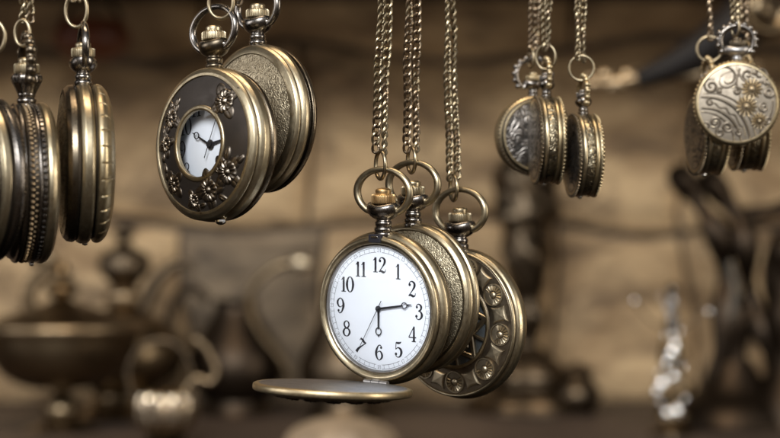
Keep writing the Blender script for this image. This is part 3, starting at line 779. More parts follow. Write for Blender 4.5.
def edge_watch_beaded():
    r = watch(28, 183, -30, 72, 0, 1.5, 'edge-on pocket watch with two rows of beading round its rim, second from left')
    R = 23.5
    mb = MB(); mb.lathe(fillet([(0.01, -8.2), (12, -7.8), (18, -7.2), (20.6, -6.6), (21.6, -5.8), (22.2, -4.6)], 0.4, 3), 'Y', 128); mb.build('front_cover', 'steel', r)
    mb = MB(); mb.lathe(fillet([(22.1, -4.7, 0), (22.9, -4.4, 0), (23.2, -3.6, 0), (22.7, -3.0, 1), (22.1, -2.8, 1), (22.3, -1.2, 1), (22.5, 0.0, 1)], 0.2, 3), 'Y', 160)
    mb.lathe(fillet([(22.4, -0.05, 1), (23.0, 0.1, 0), (23.0, 0.7, 0), (22.2, 0.8, 1), (22.2, 2.4, 1), (23.1, 2.6, 2), (23.3, 3.6, 2), (22.9, 4.8, 2), (21.5, 5.8, 2), (16, 6.8, 2), (0.01, 7.4, 2)], 0.2, 3), 'Y', 160)
    c = mb.build('case', ['steel', 'groove', 'brass'], r)
    mb = MB()
    for k in range(84):
        a = 2 * pi * k / 84
        mb.ball((22.55 * cos(a), -1.9, 22.55 * sin(a)), 0.64, 8, 0)
        mb.ball((22.6 * cos(a + .03), -0.7, 22.6 * sin(a + .03)), 0.42, 6, 0)
    mb.build('bead_row', 'mid_bronze', c)
    mb = MB()
    for k in range(76):
        a = 2 * pi * k / 76
        X = Matrix.Rotation(-a, 4, 'Y')
        mb.box((22.0, 1.1, -0.55), (22.85, 2.1, 0.55), 0, X)
    mb.build('bead_row', 'steel', c, bevel=0.15)
    latch(r, -23.2, 1.2, 0, 0.9)
    pendant(r, 22.6, 1.0, -0.5, crownm='brass', bowm='tarnish', leafy=True, ornate=True, bow=(8.6, 6.8))
edge_watch_beaded()
chain('chain and ring above the beaded edge-on watch, far left', -30, [((23, -30), (23.5, 20)), ((30, -30), (30.5, 20))], (22.5, 33, 2.4, 3.7, 20, 0.55, -4))
def cut_watch():
    r = watch(-19, 179, -40, 60, 0, 0, 'brass rimmed pocket watch cut off by the left edge of the photo')
    case_side(r, 23.5, [(0.01, -6.6, 0), (17, -6.2, 0), (20.5, -5.4, 0), (22.4, -3.8, 0), (23.2, -2.8, 0), (22.6, -2.4, 1), (22.6, -1.8, 1), (23.4, -1.2, 0), (23.6, 0.6, 0), (22.9, 1.8, 1), (22.9, 2.2, 1), (23.5, 2.8, 2), (23.4, 4.3, 2), (21.5, 5.8, 2), (15, 6.8, 2), (0.01, 7.2, 2)], 'case', ('brass', 'groove', 'steel'))
    pendant(r, 22.8, 1.0, 0)
cut_watch()
chain('bit of chain and ring at the very left edge of the photo', -40, [((-14, -30), (-13, 20)), ((-7, -30), (-6, 20))], (-7, 37, 3.6, 4.6, 10, 0.6))

# ================================================================== right-hand small watches
def small_edge(px, py, y, yaw, pitch, roll, label, R=13.4, t=1.0, frontm='tarnish', beads=True, bow_tilt=0.0, latch_on=True, open_bow=True):
    r = watch(px, py, y, yaw, pitch, roll, label)
    mb = MB(); mb.lathe(fillet([(0.01, -5.4 * t), (8, -5.1 * t), (R - 1.8, -4.6 * t), (R - 1.2, -4.3 * t)], 0.3, 3), 'Y', 96); mb.build('front_cover', 'floral_dark', r)
    mb = MB(); mb.lathe(fillet([(R - 1.3, -4.35 * t, 0), (R - 0.6, -4.4 * t, 0), (R - 0.05, -3.7 * t, 0), (R - 0.3, -3.2 * t, 1), (R - 0.6, -3.0 * t, 1), (R - 0.1, -2.7 * t, 0), (R + 0.1, -2.1 * t, 0), (R - 0.1, -1.6 * t, 0), (R - 0.7, -1.5 * t, 1)], 0.15, 3), 'Y', 128); mb.build('cover_rim', ['brass', 'groove'], r)
    mb = MB(); mb.lathe(fillet([(R - 0.7, -1.55 * t), (R - 0.4, -1.3 * t), (R - 0.2, 0), (R - 0.4, 1.3 * t), (R - 0.7, 1.55 * t)], 0.2, 3), 'Y', 128)
    mb.build('engraved_band', 'engraved_side', r)
    mb = MB(); mb.lathe(fillet([(R - 0.7, 1.5 * t, 1), (R - 0.1, 1.6 * t, 0), (R + 0.1, 2.1 * t, 0), (R - 0.1, 2.7 * t, 0), (R - 0.6, 3.0 * t, 1), (R - 0.3, 3.2 * t, 0), (R - 0.05, 3.8 * t, 0), (R - 0.9, 4.6 * t, 0), (R - 3, 5.1 * t, 0), (0.01, 5.5 * t, 0)], 0.15, 3), 'Y', 128)
    bc = mb.build('back_cover', ['brass_soft', 'groove'], r)
    if beads:
        mb = MB(); beads_ring(mb, R - 0.25, -3.95 * t, 62, 0.5); mb.build('beaded_edge', 'tarnish', bc)
        mb = MB(); beads_ring(mb, R - 0.25, 3.95 * t, 62, 0.5); mb.build('beaded_edge', 'brass_soft', bc)
    if latch_on: latch(r, -R + 0.2, -1.0 * t, 0, 0.95)
    pendant(r, R - 0.4, 0.62, 0, neckm='steel', crownm='steel', bowm='brass_soft', bow=(9.2, 7.8), ornate=True, bow_tilt=bow_tilt, rb=1.0)
    return r
def small_back():
    r = watch(533, 136, 66, -16, 0, 0, 'small round pocket watch with dark floral cover, behind the edge-on pair')
    R = 13.3
    mb = MB(); mb.lathe(fillet([(0.01, -5.2), (6, -5.0), (R - 2.2, -4.3)], 0.3, 3), 'Y', 96); mb.build('floral_cover', 'floral_dark', r)
    mb = MB(); mb.lathe(fillet([(R - 2.3, -4.2, 0), (R - 2.1, -4.9, 0), (R - 1.3, -4.8, 0), (R - 0.7, -4.2, 1), (R - 0.1, -3.6, 0), (R, -2.8, 0), (R - 0.6, -2.2, 1), (R - 0.4, -1.5, 0), (R, 0, 0), (R - 0.3, 2, 0), (R - 1, 3.6, 0), (R - 4, 4.8, 0), (0.01, 5.2, 0)], 0.2, 3), 'Y', 128)
    c = mb.build('case', ['brass_soft', 'groove'], r)
    mb = MB(); beads_ring(mb, R - 0.35, -3.4, 64, 0.5); mb.build('beaded_edge', 'tarnish', c)
    pendant(r, R - 0.4, 0.62, 0, neckm='steel', crownm='brass_soft', bowm='steel', bow=(9.6, 8.6), ornate=True, rb=1.0)
small_back()
small_edge(546.5, 140.5, 50, 84, 0, 0, 'small edge-on pocket watch in front of the dark round one, left of the pair', R=14.2, t=0.95)
small_edge(583, 155.5, 46, 82, 0, 1.5, 'small edge-on pocket watch hanging lowest of the cluster right of centre', t=0.92)
chain('dark back chain behind the left edge-on small watch', 66, [((533, -30), (531, 52)), ((538, -30), (536, 53))], (531, 58, 2.2, 3.2, 70, 0.45), kind='finedark')
chain('chain with round ring over the left of the two edge-on small watches', 50, [((543, -30), (544.5, 49)), ((550, -30), (548.5, 49))], (546, 57, 3.3, 4.0, 22, 0.5), kind='fine', turn=.4)
chain('twisted chain with open ring over the lowest small edge-on watch', 46, [((578, -30), (577.5, 58), -1.0), ((583.5, -30), (583.5, 60), 1.0)], (581.5, 68, 4.0, 4.0, 8, 0.45), kind='fine', turn=.2)

# W12 face-on scroll cover
def scroll_watch():
    r = watch(736, 104, 58, 5, 0, 1, 'round face-on pocket watch with silvery scroll and gear relief cover, at right')
    R = 13.9
    base = lambda x, z: -4.6 - 1.0 * (1 - min(1, (x * x + z * z) / 12.6 ** 2))
    mb = MB(); mb.lathe([(0.01, base(0, 0))] + [(i * 12.6 / 10, base(i * 12.6 / 10, 0)) for i in range(1, 11)], 'Y', 96)
    cov = mb.build('scroll_cover', 'scroll_plate', r)
    def worm(pts, w=0.42, n=7):
        w *= 0.76
        m2 = MB(); pp = spline(pts, n)
        ws = [w * (0.55 + 0.45 * sin(pi * min(1, (i + 2) / (len(pp) + 1)))) for i in range(len(pp))]
        m2.tube([(x, base(x, z) - 0.05, z) for x, z in pp], ws, 8)
        m2.tube([(x, base(x, z) + w * 0.35, z) for x, z in pp], [v * 1.75 for v in ws], 8, False, 1)
        m2.build('scroll_line', ['relief_silver', 'soft_groove'], cov)
    def spiral(cx, cz, R0, turns, a0, sgn=1, w=0.42):
        return worm([(cx + R0 * (1 - 0.85 * k / 12) * cos(a0 + sgn * 2 * pi * turns * k / 12), cz + R0 * (1 - 0.85 * k / 12) * sin(a0 + sgn * 2 * pi * turns * k / 12)) for k in range(13)], w, 5)
    q = 0.119 * 1.0   # zoomed px to mm
    C = lambda x, y: ((x - 143) * q, (238 - y) * q)
    m2 = MB(); relief(m2, *C(118, 175), base, lambda t: 3.0 * (1 + 0.12 * cos(2 * t)), lambda a, t: 0.25 * (1 - a ** 8), 10, 40, 0.6, pol=lambda a, t, h: 1.0); m2.build('plain_boss', 'scroll_plate', cov)
    for gx, gy, gr in ((182, 198, 3.3), (168, 246, 3.4), (204, 286, 2.6)):
        m2 = MB(); cx, cz = C(gx, gy)
        relief(m2, cx, cz, base, lambda t: gr * (1 + 0.12 * cos(14 * t)), lambda a, t: 0.7 * (1 - (a / .3) ** 2) + .3 if a < 0.3 else (0.05 if a < .38 else 0.3 + 0.3 * cos(14 * t)), 20, 140); m2.build('gear_ornament', 'relief_silver', cov)
    spiral(*C(72, 192), 2.6, 1.6, 1.2); spiral(*C(112, 170), 4.4, 0.9, 2.6, -1); spiral(*C(205, 158), 2.8, 1.5, 3.4)
    spiral(*C(228, 208), 2.2, 1.5, 2.0, -1); spiral(*C(84, 290), 2.0, 1.6, 4.0); spiral(*C(118, 302), 2.0, 1.5, .5, -1); spiral(*C(98, 318), 1.5, 1.3, 2.0); spiral(*C(215, 250), 1.7, 1.4, 1.0)
    spiral(*C(70, 236), 1.3, 1.2, 1.0); spiral(*C(170, 160), 1.8, 1.3, 5.0, -1)
    worm([C(44, 222), C(90, 226), C(135, 250), C(165, 290), C(182, 338)], 0.5)
    worm([C(46, 252), C(85, 256), C(120, 276), C(143, 305), C(156, 342)], 0.5)
    worm([C(45, 262), C(80, 268), C(110, 287), C(130, 315), C(138, 344)], 0.32)
    worm([C(50, 212), C(95, 214), C(145, 238), C(178, 280), C(198, 332)], 0.32)
    worm([C(62, 244), C(80, 238), C(95, 250), C(112, 252), C(122, 266), C(138, 272), C(150, 296), C(162, 306), C(168, 330)], 0.3)
    spiral(*C(150, 318), 1.3, 1.2, 1.0); spiral(*C(60, 300), 1.2, 1.2, 3.0, -1); spiral(*C(190, 150), 1.2, 1.1, 2.0); spiral(*C(226, 180), 1.3, 1.2, 1.0); spiral(*C(140, 205), 1.6, 1.2, 2.5, -1); spiral(*C(95, 205), 1.1, 1.1, 0.5); spiral(*C(228, 282), 1.3, 1.2, 3.5)
    worm([C(140, 140), C(160, 175), C(200, 180), C(240, 190)], 0.34); worm([C(240, 228), C(235, 262), C(212, 300), C(205, 322)], 0.36); worm([C(150, 142), C(140, 180), C(150, 220)], 0.34)
    mb = MB(); mb.lathe(fillet([(12.4, -4.3, 0), (12.6, -5.1, 0), (13.3, -4.9, 0), (13.9, -4.0, 0), (13.9, -3.0, 0), (13.2, -2.6, 1), (13.5, -2.0, 0), (13.8, 0, 0), (13.5, 2, 0), (13.6, 3.4, 0), (11, 4.6, 0), (0.01, 5.2, 0)], 0.25, 3), 'Y', 128)
    c = mb.build('case', ['brass_soft', 'groove'], r)
    mb = MB(); beads_ring(mb, 13.75, -2.6, 60, 0.55); mb.build('beaded_edge', 'brass_soft', c)
    pendant(r, 13.0, 0.66, 0, neckm='silver_plate', crownm='tarnish', bowm='steel', bow=(8.4, 7.6), ornate=True, rb=1.0, wide=1.2)
scroll_watch()
small_edge(707, 135, 72, 82, 0, 2, 'small edge-on pocket watch half hidden behind the left of the scroll watch', R=13.2)
small_edge(747, 132, 76, 85, 0, 0, 'small edge-on pocket watch half hidden behind the right of the scroll watch', R=13.0, t=1.15)
chain('dark chain over the watch half hidden on the left of the scroll watch', 72, [((709, -30), (710.5, 38))], (709.5, 49, 4.2, 4.2, 10, 0.5), kind='dark')
chain('chain pair meeting the beaded bow of the scroll watch', 58, [((732, -30), (733, 22)), ((739, -30), (738, 22))], (735.5, 27, 1.9, 3.2, 60, 0.45), kind='fine', turn=.3)
chain('chain passing behind the scroll watch bow to the hidden right watch', 76, [((747, -30), (746.5, 48)), ((742, -30), (744, 30))], (746.5, 52, 2.4, 3.2, 60, 0.45), kind='dark')

# ================================================================== setting
def wall():
    yb = 850.0
    mb = MB()
    mb.box((-1500, yb + 22, -140), (1500, yb + 80, 520), 1)
    courses = [(-129, -8), (-2, 118), (124, 240), (246, 370), (376, 500)]
    for ci, (z0, z1) in enumerate(courses):
        # joints in mm at this depth
        if ci == 0: xs = [-1490, -1180, -900, -620, -330, -146, -48, 112, 210, 330, 620, 900, 1190, 1490]
        elif ci == 1: xs = [-1490, -1240, -1000, -700, -405, -60, 60 + 150, 440, 700, 1000, 1260, 1490]
        else: xs = [-1490 + 270 * k + (ci % 2) * 110 for k in range(12)]
        for i in range(len(xs) - 1):
            x0, x1 = xs[i] + 1.6, xs[i + 1] - 1.6
            nx, nz = max(4, int((x1 - x0) / 12)), max(4, int((z1 - z0) / 12))
            g = 2 if (ci == 0 and -150 < xs[i] < -60) else 0
            vs = []; fs = []
            for a in range(nz + 1):
                for b in range(nx + 1):
                    u, v = b / nx, a / nz
                    x = x0 + (x1 - x0) * u; z = z0 + (z1 - z0) * v
                    ed = min(u * (x1 - x0), (1 - u) * (x1 - x0), v * (z1 - z0), (1 - v) * (z1 - z0))
                    y = yb + 14 * exp(-ed / 4.0) + 5 * mnoise.noise((x * .02, z * .02, ci)) + 2.5 * mnoise.noise((x * .08, z * .08, ci + 4))
                    wx = 16 * mnoise.noise((x * .009, z * .012, 7.3)); wz = 15 * mnoise.noise((x * .008 + 5, z * .01, 2.1)) * min(1, (z + 129) / 40)
                    vs.append((x + wx, y, z + wz))
            for a in range(nz):
                for b in range(nx):
                    q = a * (nx + 1) + b; fs.append((q, q + 1, q + nx + 2, q + nx + 1))
            mb.add(vs, fs, g)
    o = mb.build('stone_wall', ['stone', 'mortar', 'stone_grey'], None, wn=False, sharp=180)
    tag(o, 'rough ochre stone block wall, out of focus behind everything', 'wall')
wall()
mb = MB()
for k in range(7):
    y0 = 260 + k * 90; mb.box((-1500, y0 + 1, -149), (1500, y0 + 89, -129))
tag(mb.build('shelf', 'wood', None, bevel=1.5), 'dark wooden shelf along the foot of the stone wall', 'shelf')
mb = MB(); mb.box((-1500, 600, 152), (1500, 848, 190))
tag(mb.build('wooden_beam', 'beam', None, bevel=3), 'dark wooden beam running along the very top of the picture', 'beam')

# ------------------------------------------------------------------ blurred antiques on the shelf
ZS = -129.0
def pt(px, D):  # x in mm at distance D from the camera
    return (px - 390) * K * D / CAMD
def pz(py, D): return (219 - py) * K * D / CAMD
def thing(name, px, D, label, cat, z=ZS, rz=0):
    e = empty(name, (pt(px, D), D - CAMD, z), Euler((0, 0, rz))); return tag(e, label, cat)
def lat(parent, name, mat, pr, seg=64, n=4, X=None, rfun=None):
    mb = MB(); mb.lathe(spline(pr, n), 'Z', seg, 0, X, rfun); return mb.build(name, mat, parent)

# footed bowl with lid
D = 1313.0; u = K * D / CAMD
b = thing('lidded_bowl', 62, D, 'wide footed bronze bowl with a domed lid, blurred at lower left', 'bowl')
H = lambda py: pz(py, D) - ZS
lat(b, 'bowl', 'old_bronze', [(6 , H(388)), (22, H(386)), (36, H(374)), (44, H(354)), (46.5, H(336)), (47, H(332))], 96)
lat(b, 'rim', 'mid_bronze', [(46.5, H(334)), (50, H(333)), (52, H(328)), (51.5, H(324)), (49, H(322)), (45, H(323))], 96, 3)
lat(b, 'pedestal', 'old_bronze', [(6.5, H(389)), (5, H(394)), (7.5, H(398)), (11, H(404)), (12, H(412)), (10, H(418)), (14, H(424)), (21, H(428)), (22, 1), (22, 0), (0.01, 0)], 64, 3)
lid = lat(b, 'lid', 'old_bronze', [(46, H(323)), (38, H(318)), (24, H(310)), (12, H(304)), (5, H(299)), (3.5, H(296))], 96)
lat(lid, 'finial', 'old_bronze', [(5, H(299)), (8, H(294)), (11, H(289)), (8, H(283)), (4, H(278)), (6.5, H(274)), (5, H(269)), (2, H(262)), (0.01, H(258))], 32)
mb = MB(); mb.tube([(x * u, 0, H(y)) for x, y in spline([(-28, 318), (-34, 300), (-30, 285), (-18, 272), (-12, 262), (-20, 256), (-30, 262)], 6)], [4.4] * 36 + [4.4], 10)
mb.build('handle', 'old_bronze', b)
# urn/coffee pot with spire behind it
D = 1400.0; u = K * D / CAMD
b = thing('coffee_urn', 124, D, 'dark brass urn with bulbous spire lid rising behind the lidded bowl', 'urn')
lat(b, 'spire_lid', 'dark_bronze', [(0.01, H(226) if 0 else pz(224, D) - ZS), (6, pz(228, D) - ZS), (8, pz(234, D) - ZS), (4, pz(241, D) - ZS), (6, pz(247, D) - ZS), (15, pz(254, D) - ZS), (17, pz(263, D) - ZS), (16.5, pz(272, D) - ZS), (10, pz(282, D) - ZS), (8, pz(289, D) - ZS)], 48)
lat(b, 'collar', 'mid_bronze', [(8, pz(289, D) - ZS), (12, pz(292, D) - ZS), (13, pz(297, D) - ZS), (12, pz(303, D) - ZS), (9, pz(306, D) - ZS)], 48)
lat(b, 'body', 'old_bronze', [(9, pz(305, D) - ZS), (18, pz(314, D) - ZS), (34, pz(330, D) - ZS), (40, pz(350, D) - ZS), (36, pz(372, D) - ZS), (22, pz(388, D) - ZS), (20, pz(398, D) - ZS), (30, 2), (30, 0), (0.01, 0)], 64)
mb = MB(); mb.tube([(x, 0, z) for x, z in spline([(8, 60), (14, 76), (24, 92), (36, 100), (46, 96)], 6)], [6 - 0.15 * i for i in range(25)], 14); mb.build('spout', 'dark_bronze', b)

# fluted silver sugar bowl with arched handle
D = 1230.0; u = K * D / CAMD
b = thing('fluted_basket', 166, D, 'small shiny fluted bowl with arched handles, blurred at lower left of centre', 'bowl')
fl = lambda r, h, t: r * (1 + 0.17 * abs(cos(5.5 * t)))
ZD = lambda py: pz(py, D) - ZS
lat(b, 'fluted_body', 'bright_bronze', [(0.01, ZD(434)), (10, ZD(432)), (12.5, ZD(427)), (15, ZD(421)), (15.6, ZD(410)), (15.2, ZD(400)), (14, ZD(393)), (12, ZD(392))], 144, 4, None, fl)
lat(b, 'foot', 'dark_bronze', [(12, ZD(435)), (9, ZD(440)), (13, 1), (13, 0), (0.01, 0)], 48)
for sx, k in ((-1, 1.0), (1, 1.0)):
    mb = MB(); mb.tube([(x * u, 0, ZD(y)) for x, y in spline([(-32, 398), (-38, 372), (-26, 348), (-4, 340), (16, 350), (26, 374), (30, 396)] if sx < 0 else [(18, 392), (30, 378), (44, 382), (50, 370), (40, 348), (28, 338)], 6)], 1.6 if sx < 0 else 1.7, 12)
    mb.build('handle', 'dark_bronze' if sx < 0 else 'mid_bronze', b)

# pewter coffee pot with S-curved spout, behind the open watch
D = 1390.0; u = K * D / CAMD
b = thing('coffee_pot', 345, D, 'dark coffee pot with long S-curved spout, blurred behind the open watch', 'pot')
ZD = lambda py: pz(py, D) - ZS
lat(b, 'body', 'dark_bronze', [(0.01, ZD(262)), (8, ZD(268)), (13, ZD(285)), (14, ZD(305)), (22, ZD(335)), (30, ZD(365)), (28, ZD(388)), (20, ZD(400)), (24, 2), (24, 0), (0.01, 0)], 64)
pp = spline([(-50, 398), (-56, 376), (-66, 357), (-82, 338), (-95, 314), (-93, 289), (-72, 269), (-50, 262), (-40, 262)], 8)
mb = MB(); mb.tube([((x) * u, 0, ZD(y)) for x, y in pp], [2.9 - 0.2 * i / 64 for i in range(65)], 14); mb.build('spout', 'old_bronze', b)
mb = MB(); mb.ball((-44 * u, -2, ZD(263)), 6.4, 20, 0, None, (1.2, .8, .9)); mb.build('spout_glint', 'pale_brass', b)  # pale ball stands for the highlight at the spout's end
# second dark pot between
b = thing('metal_jug', 236, 1420.0, 'low dark pewter jug blurred in front of the grey stones', 'jug')
D = 1420.0
ZD = lambda py: pz(py, D) - ZS
lat(b, 'body', 'old_iron', [(16, ZD(300)), (14, ZD(308)), (20, ZD(325)), (30, ZD(350)), (32, ZD(372)), (26, ZD(392)), (20, ZD(400)), (23, 1), (23, 0), (0.01, 0)], 64)
mb = MB(); mb.tube([(x, 0, z) for x, z in spline([(-18, 75), (-30, 84), (-40, 74), (-44, 54), (-34, 36)], 6)], 3.4, 12); mb.build('handle', 'old_iron', b)

# pale dish front bottom
D = 1180.0
b = thing('pale_dish', 342, D, 'pale tan upturned dish at the bottom edge below the open lid', 'dish')
ZD = lambda py: pz(py, D) - ZS
lat(b, 'dish_body', 'tan_clay', [(30, 0), (32, ZD(446)), (27, ZD(430)), (16, ZD(420)), (7, ZD(417)), (0.01, ZD(416))], 96, 4, None, lambda r, h, t: r * (1 + 0.03 * cos(10 * t)))
lat(b, 'foot_ring', 'tan_clay', [(30, 0), (33, 1.5), (32.5, 4), (30, 5)], 96, 3)

# candlestick / dark figure
D = 1440.0; u = K * D / CAMD
b = thing('dark_candlestick', 527, D, 'tall dark turned candlestick with heavy base behind the star watch', 'candlestick')
ZD = lambda py: pz(py, D) - ZS
lat(b, 'shaft', 'dark_bronze', [(7, ZD(152)), (15, ZD(160)), (20, ZD(176)), (18, ZD(196)), (21, ZD(215)), (16, ZD(232)), (19, ZD(255)), (14, ZD(280)), (9, ZD(300)), (13, ZD(316)), (8, ZD(330)), (6, ZD(345)), (12, ZD(352))], 48, 4, None, lambda r, h, t: r * (1 + 0.16 * sin(2 * t + h * .05) + 0.07 * sin(5 * t + h * .2)))
lat(b, 'drip_pan', 'dark_bronze', [(7, ZD(153)), (16, ZD(147)), (19, ZD(142)), (9, ZD(140)), (0.01, ZD(141))], 48)
lat(b, 'base', 'dark_bronze', [(10, ZD(350)), (20, ZD(362)), (26, ZD(376)), (24, ZD(386)), (34, ZD(395)), (38, ZD(403)), (38, 0), (0.01, 0)], 64, 4, None, lambda r, h, t: r * (1 + 0.06 * cos(6 * t)))
b = thing('dark_jar', 578, 1420.0, 'short dark iron jar beside the candlestick foot', 'jar')
D = 1420.0
ZD = lambda py: pz(py, D) - ZS
lat(b, 'jar_body', 'dark_bronze', [(11, ZD(372)), (9, ZD(378)), (14, ZD(388)), (15, ZD(398)), (10, 1), (10, 0), (0.01, 0)], 48)
lat(b, 'jar_lid', 'dark_bronze', [(11, ZD(373)), (8, ZD(367)), (2, ZD(363)), (0.01, ZD(361))], 48)

# silver stacked ornament
D = 1285.0; u = K * D / CAMD
b = thing('silver_figurine', 672, D, 'slender polished silver ornament with glints modelled as silver balls at lower right', 'ornament')
ZD = lambda py: pz(py, D) - ZS
wob = lambda r, h, t: r * (1 + 0.12 * sin(3 * t + h * .3))
lat(b, 'body', 'old_bronze', [(4.5, ZD(338)), (6, ZD(344)), (9, ZD(354)), (7, ZD(364)), (5, ZD(370)), (9, ZD(380)), (12, ZD(390)), (9, ZD(398)), (5.5, ZD(402)), (8, ZD(410)), (10, ZD(418)), (7, ZD(426)), (12, 3), (13, 0), (0.01, 0)], 64, 4, None, wob)
lat(b, 'neck', 'steel', [(4.5, ZD(339)), (3, ZD(330)), (5, ZD(322)), (3, ZD(314)), (4.5, ZD(305)), (3, ZD(296)), (4, ZD(288)), (0.01, ZD(282))], 32, 4, None, wob)
for i, (x, y, s) in enumerate(((6, 366, 2.6), (-9, 372, 2.4), (7, 398, 3.0), (-8, 402, 2.6), (4, 331, 2.8), (-5, 335, 2.2), (-2, 319, 2.2), (-4, 309, 2.6), (-8, 296, 1.8), (-1, 353, 7.4), (-4, 362, 5.0), (1, 345, 5.2), (-7, 384, 7.4), (0, 377, 5.6), (-10, 391, 5.0), (2, 411, 7.0), (-4, 413, 5.4))):
    mb = MB(); mb.ball((x, -7, ZD(y)), s * 0.72, 16, 0, None, (0.72, 0.8, 1.05)); mb.build('glint_bead', 'silver', b)  # silver balls set where the dark body should glint
for s in (-1, 1):
    mb = MB(); mb.tube([(x * s, 0, z) for x, z in spline([(3, ZD(330)), (12, ZD(322)), (19, ZD(310)), (22, ZD(302))], 5)], 0.7, 8); a = mb.build('arm', 'dark_bronze', b)
    mb = MB(); mb.ball((22.4 * s, 0, ZD(301 if s < 0 else 312)), 2.0, 14); mb.build('arm_glint', 'silver', a)  # silver ball stands for a separate small glint

# dark branching metal candelabrum right
D = 1340.0; u = K * D / CAMD
b = thing('branching_candelabrum', 735, D, 'dark metal candelabrum with curved branching arms at right edge', 'candelabrum')
ZD = lambda py: pz(py, D) - ZS
arms = [([(-58, 172), (-44, 190), (-30, 214), (-16, 240), (-10, 270), (-8, 300), (-14, 340), (-20, 380), (-14, 410)], 5.2),
        ([(-28, 176), (-12, 196), (4, 222), (10, 250), (14, 284), (24, 320), (34, 350), (38, 400)], 5.0),
        ([(2, 222), (20, 214), (40, 209), (60, 206)], 3.6),
        ([(2, 300), (-2, 340), (6, 380), (10, 412)], 7.5),
        ([(52, 236), (44, 290), (48, 340), (52, 410)], 6.5)]
for a, w in arms:
    pp = spline(a, 6); mb = MB()
    mb.tube([(x * u, 4 * sin(i * .3), ZD(y)) for i, (x, y) in enumerate(pp)], [w * 1.8 * (0.75 + 0.25 * sin(i * .45)) for i in range(len(pp))], 12)
    mb.build('arm', 'old_iron', b)
mb = MB(); mb.tube([(x * u, -7, ZD(y)) for x, y in spline([(-8, 262), (-2, 290), (-8, 322), (-18, 345)], 6)], [2.4 + 1.2 * sin(i * .2) for i in range(19)], 12); mb.build('highlight_arm', 'pewter', b)  # lighter strip in front models the highlight on the dark arms
lat(b, 'base', 'old_iron', [(10, ZD(360)), (22, ZD(388)), (34, ZD(402)), (40, ZD(414)), (40, 0), (0.01, 0)], 64)
b = thing('iron_stand', 793, 1330.0, 'black iron stand cut off by the right edge of the photo', 'stand')
D = 1330.0
ZD = lambda py: pz(py, D) - ZS
lat(b, 'post', 'old_iron', [(10, ZD(232)), (16, ZD(250)), (12, ZD(280)), (18, ZD(320)), (14, ZD(360)), (26, ZD(400)), (30, 2), (30, 0), (0.01, 0)], 48)

# sabre: black scabbard, gilt hilt, hanging across the upper right
D = 1190.0; u = K * D / CAMD
b = empty('curved_sabre', (pt(700, D), D - CAMD, pz(50, D))); tag(b, 'curved black sabre scabbard with gilt fittings, blurred at upper right', 'sword')
q = lambda x, y: ((x - 700) * u, 0, (50 - y) * u)
pp = spline([(636, 80, 8), (668, 68, 14), (700, 52, 20), (735, 28, 25), (765, -2, 28), (795, -45, 23), (830, -95, 24)], 8)
rows = []
for i, (x, y, w) in enumerate(pp):
    a = pp[max(i - 1, 0)]; c = pp[min(i + 1, len(pp) - 1)]
    t = Vector((c[0] - a[0], c[1] - a[1])).normalized(); n = Vector((-t.y, t.x))
    cx, _, cz = q(x, y)
    rows.append([(cx + n.x * cos(f) * w * u, sin(f) * w * u * 0.9, cz - n.y * cos(f) * w * u) for f in [2 * pi * j / 24 for j in range(24)]])
mb = MB(); mb.grid(rows, True, 0, None, (True, True)); mb.build('scabbard', 'scabbard', b)
mb = MB()
for i, (x, y, s) in enumerate(((596, 84, 8), (606, 76, 9), (618, 84, 9), (628, 75, 8), (640, 82, 7), (655, 76, 7), (612, 88, 6), (668, 74, 6), (682, 72, 6), (590, 78, 5))):
    c = q(x, y); mb.ball(c, s * u, 16, 0, None, (1.1, .7, .8))
mb.build('gilt_hilt', 'mid_bronze', b)
mb = MB(); mb.tube([q(x, y) for x, y in spline([(604, 84), (640, 79), (690, 76), (730, 70), (760, 66)], 6)], 3.2, 12); mb.build('gilt_mount', 'mid_bronze', b)
# rosette disc
D = 1120.0; u = K * D / CAMD
b = empty('embossed_rosette', (pt(766, D), D - CAMD, pz(8, D))); tag(b, 'pale metal rosette with scrolled centre at the top right corner', 'ornament')
X = Matrix.Rotation(radians(15), 4, 'Z')
mb = MB(); mb.lathe(spline([(0.01, -3), (4, -3.4), (8, -1.5), (11, -3.6), (13, -4), (15, -2), (15, 1), (0.01, 2)], 3), 'Y', 64, 0, X); mb.build('rosette_disc', 'old_bronze', b)
mb = MB(); mb.tube([X @ Vector((7 * (1 - k / 30) * cos(k * .38), -4.0, 7 * (1 - k / 30) * sin(k * .38))) for k in range(26)], 1.0, 8); mb.build('scroll', 'old_iron', b)
mb = MB(); mb.tube([(8, 2, 8), (12, 8, 24), (14, 10, 60)], 2.0, 10); mb.build('hanger', 'old_iron', b)
# reddish pot hung from the beam, far left
D = 1440.0
b = empty('copper_pot', (pt(92, D), D - CAMD, pz(46, D))); tag(b, 'dull reddish copper pot hanging in the gloom at upper left', 'pot')
ZD = lambda py: pz(py, D) - pz(46, D)
lat(b, 'pot_body', 'redclay', [(0.01, ZD(62)), (14, ZD(60)), (24, ZD(48)), (26, ZD(36)), (22, ZD(24)), (20, ZD(20))], 64)
mb = MB(); mb.tube([(x, 0, ZD(y)) for x, y in spline([(-20, 24), (-14, 6), (0, -4), (14, 6), (20, 24)], 6)], 1.8, 10); mb.build('bail_handle', 'old_iron', b)

# ================================================================== camera, light
cam = bpy.data.cameras.new('camera'); co = bpy.data.objects.new('camera', cam); COL.objects.link(co)
co.location = (0, -CAMD * MM, 0); co.rotation_euler = (radians(90), 0, 0)
cam.sensor_width = 36; cam.lens = 36 * CAMD / 236.0
cam.clip_start = 0.02; cam.clip_end = 50
cam.dof.use_dof = True; cam.dof.focus_distance = (CAMD - 2) * MM; cam.dof.aperture_fstop = 10.3
sc.camera = co

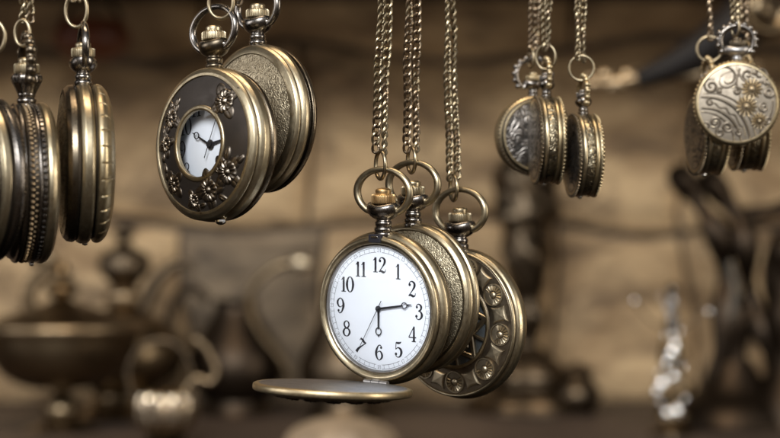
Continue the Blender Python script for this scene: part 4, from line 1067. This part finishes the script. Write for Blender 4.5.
def area(name, loc, target, sx, sy, power, col):
    l = bpy.data.lights.new(name, 'AREA'); l.shape = 'RECTANGLE'; l.size = sx; l.size_y = sy; l.energy = power; l.color = col
    o = bpy.data.objects.new(name, l); COL.objects.link(o); o.location = loc
    d = Vector(target) - Vector(loc); o.rotation_euler = d.to_track_quat('-Z', 'Y').to_euler(); return o
area('key_softbox', (-0.35, -1.6, 0.95), (0, 0, 0), 1.1, 0.6, 54, (0.92, 0.96, 1.0))
area('side_softbox', (1.5, -0.55, 0.25), (0, 0, -0.02), 0.26, 1.0, 11, (1.0, 0.93, 0.82))
area('wall_fill', (-0.15, 0.1, 0.9), (0, 0.85, -0.13), 0.6, 0.3, 7.5, (1.0, 0.80, 0.57))  # added unseen fill light, brightens and warms the wall
area('left_fill', (-1.6, -0.35, 0.35), (0, 0, 0), 0.9, 0.8, 9, (0.95, 0.96, 1.0))  # added unseen fill light, lifts the covers turned left

w = bpy.data.worlds.new('World'); sc.world = w; w.use_nodes = True
nt = w.node_tree; nt.nodes.clear()
out = nt.nodes.new('ShaderNodeOutputWorld'); bg = nt.nodes.new('ShaderNodeBackground')
nt.links.new(bg.outputs[0], out.inputs[0])
tc = nt.nodes.new('ShaderNodeTexCoord'); sp = nt.nodes.new('ShaderNodeSeparateXYZ'); nt.links.new(tc.outputs['Generated'], sp.inputs[0])
nz = ND(nt, 'ShaderNodeTexNoise', i_Scale=2.6, i_Detail=3.0); nt.links.new(tc.outputs['Generated'], nz.inputs['Vector'])
zz = math_n(nt, 'MULTIPLY_ADD', nz.outputs[0], 0.5, math_n(nt, 'ADD', sp.outputs[2], -0.25))
up = ramp(nt, math_n(nt, 'MULTIPLY_ADD', zz, 0.5, 0.5), [(0.0, (0.035, 0.025, 0.017)), (0.47, (0.07, 0.05, 0.034)), (0.54, (0.30, 0.27, 0.24)), (0.66, (0.46, 0.48, 0.52)), (1.0, (0.16, 0.17, 0.19))])
fr = ramp(nt, math_n(nt, 'MULTIPLY_ADD', sp.outputs[1], 0.5, 0.5), [(0.12, 1.0), (0.55, 0.12), (0.9, 0.05)])
mixn = nt.nodes.new('ShaderNodeMix'); mixn.data_type = 'RGBA'; mixn.blend_type = 'MULTIPLY'; mixn.inputs[0].default_value = 1.0
nt.links.new(up, mixn.inputs[6]); nt.links.new(fr, mixn.inputs[7]); nt.links.new(mixn.outputs[2], bg.inputs[0])
bg.inputs[1].default_value = 1.2

sc.render.engine = 'CYCLES'
sc.view_settings.view_transform = 'Standard'; sc.view_settings.look = 'None'
sc.view_settings.exposure = 0.0; sc.view_settings.gamma = 1.0
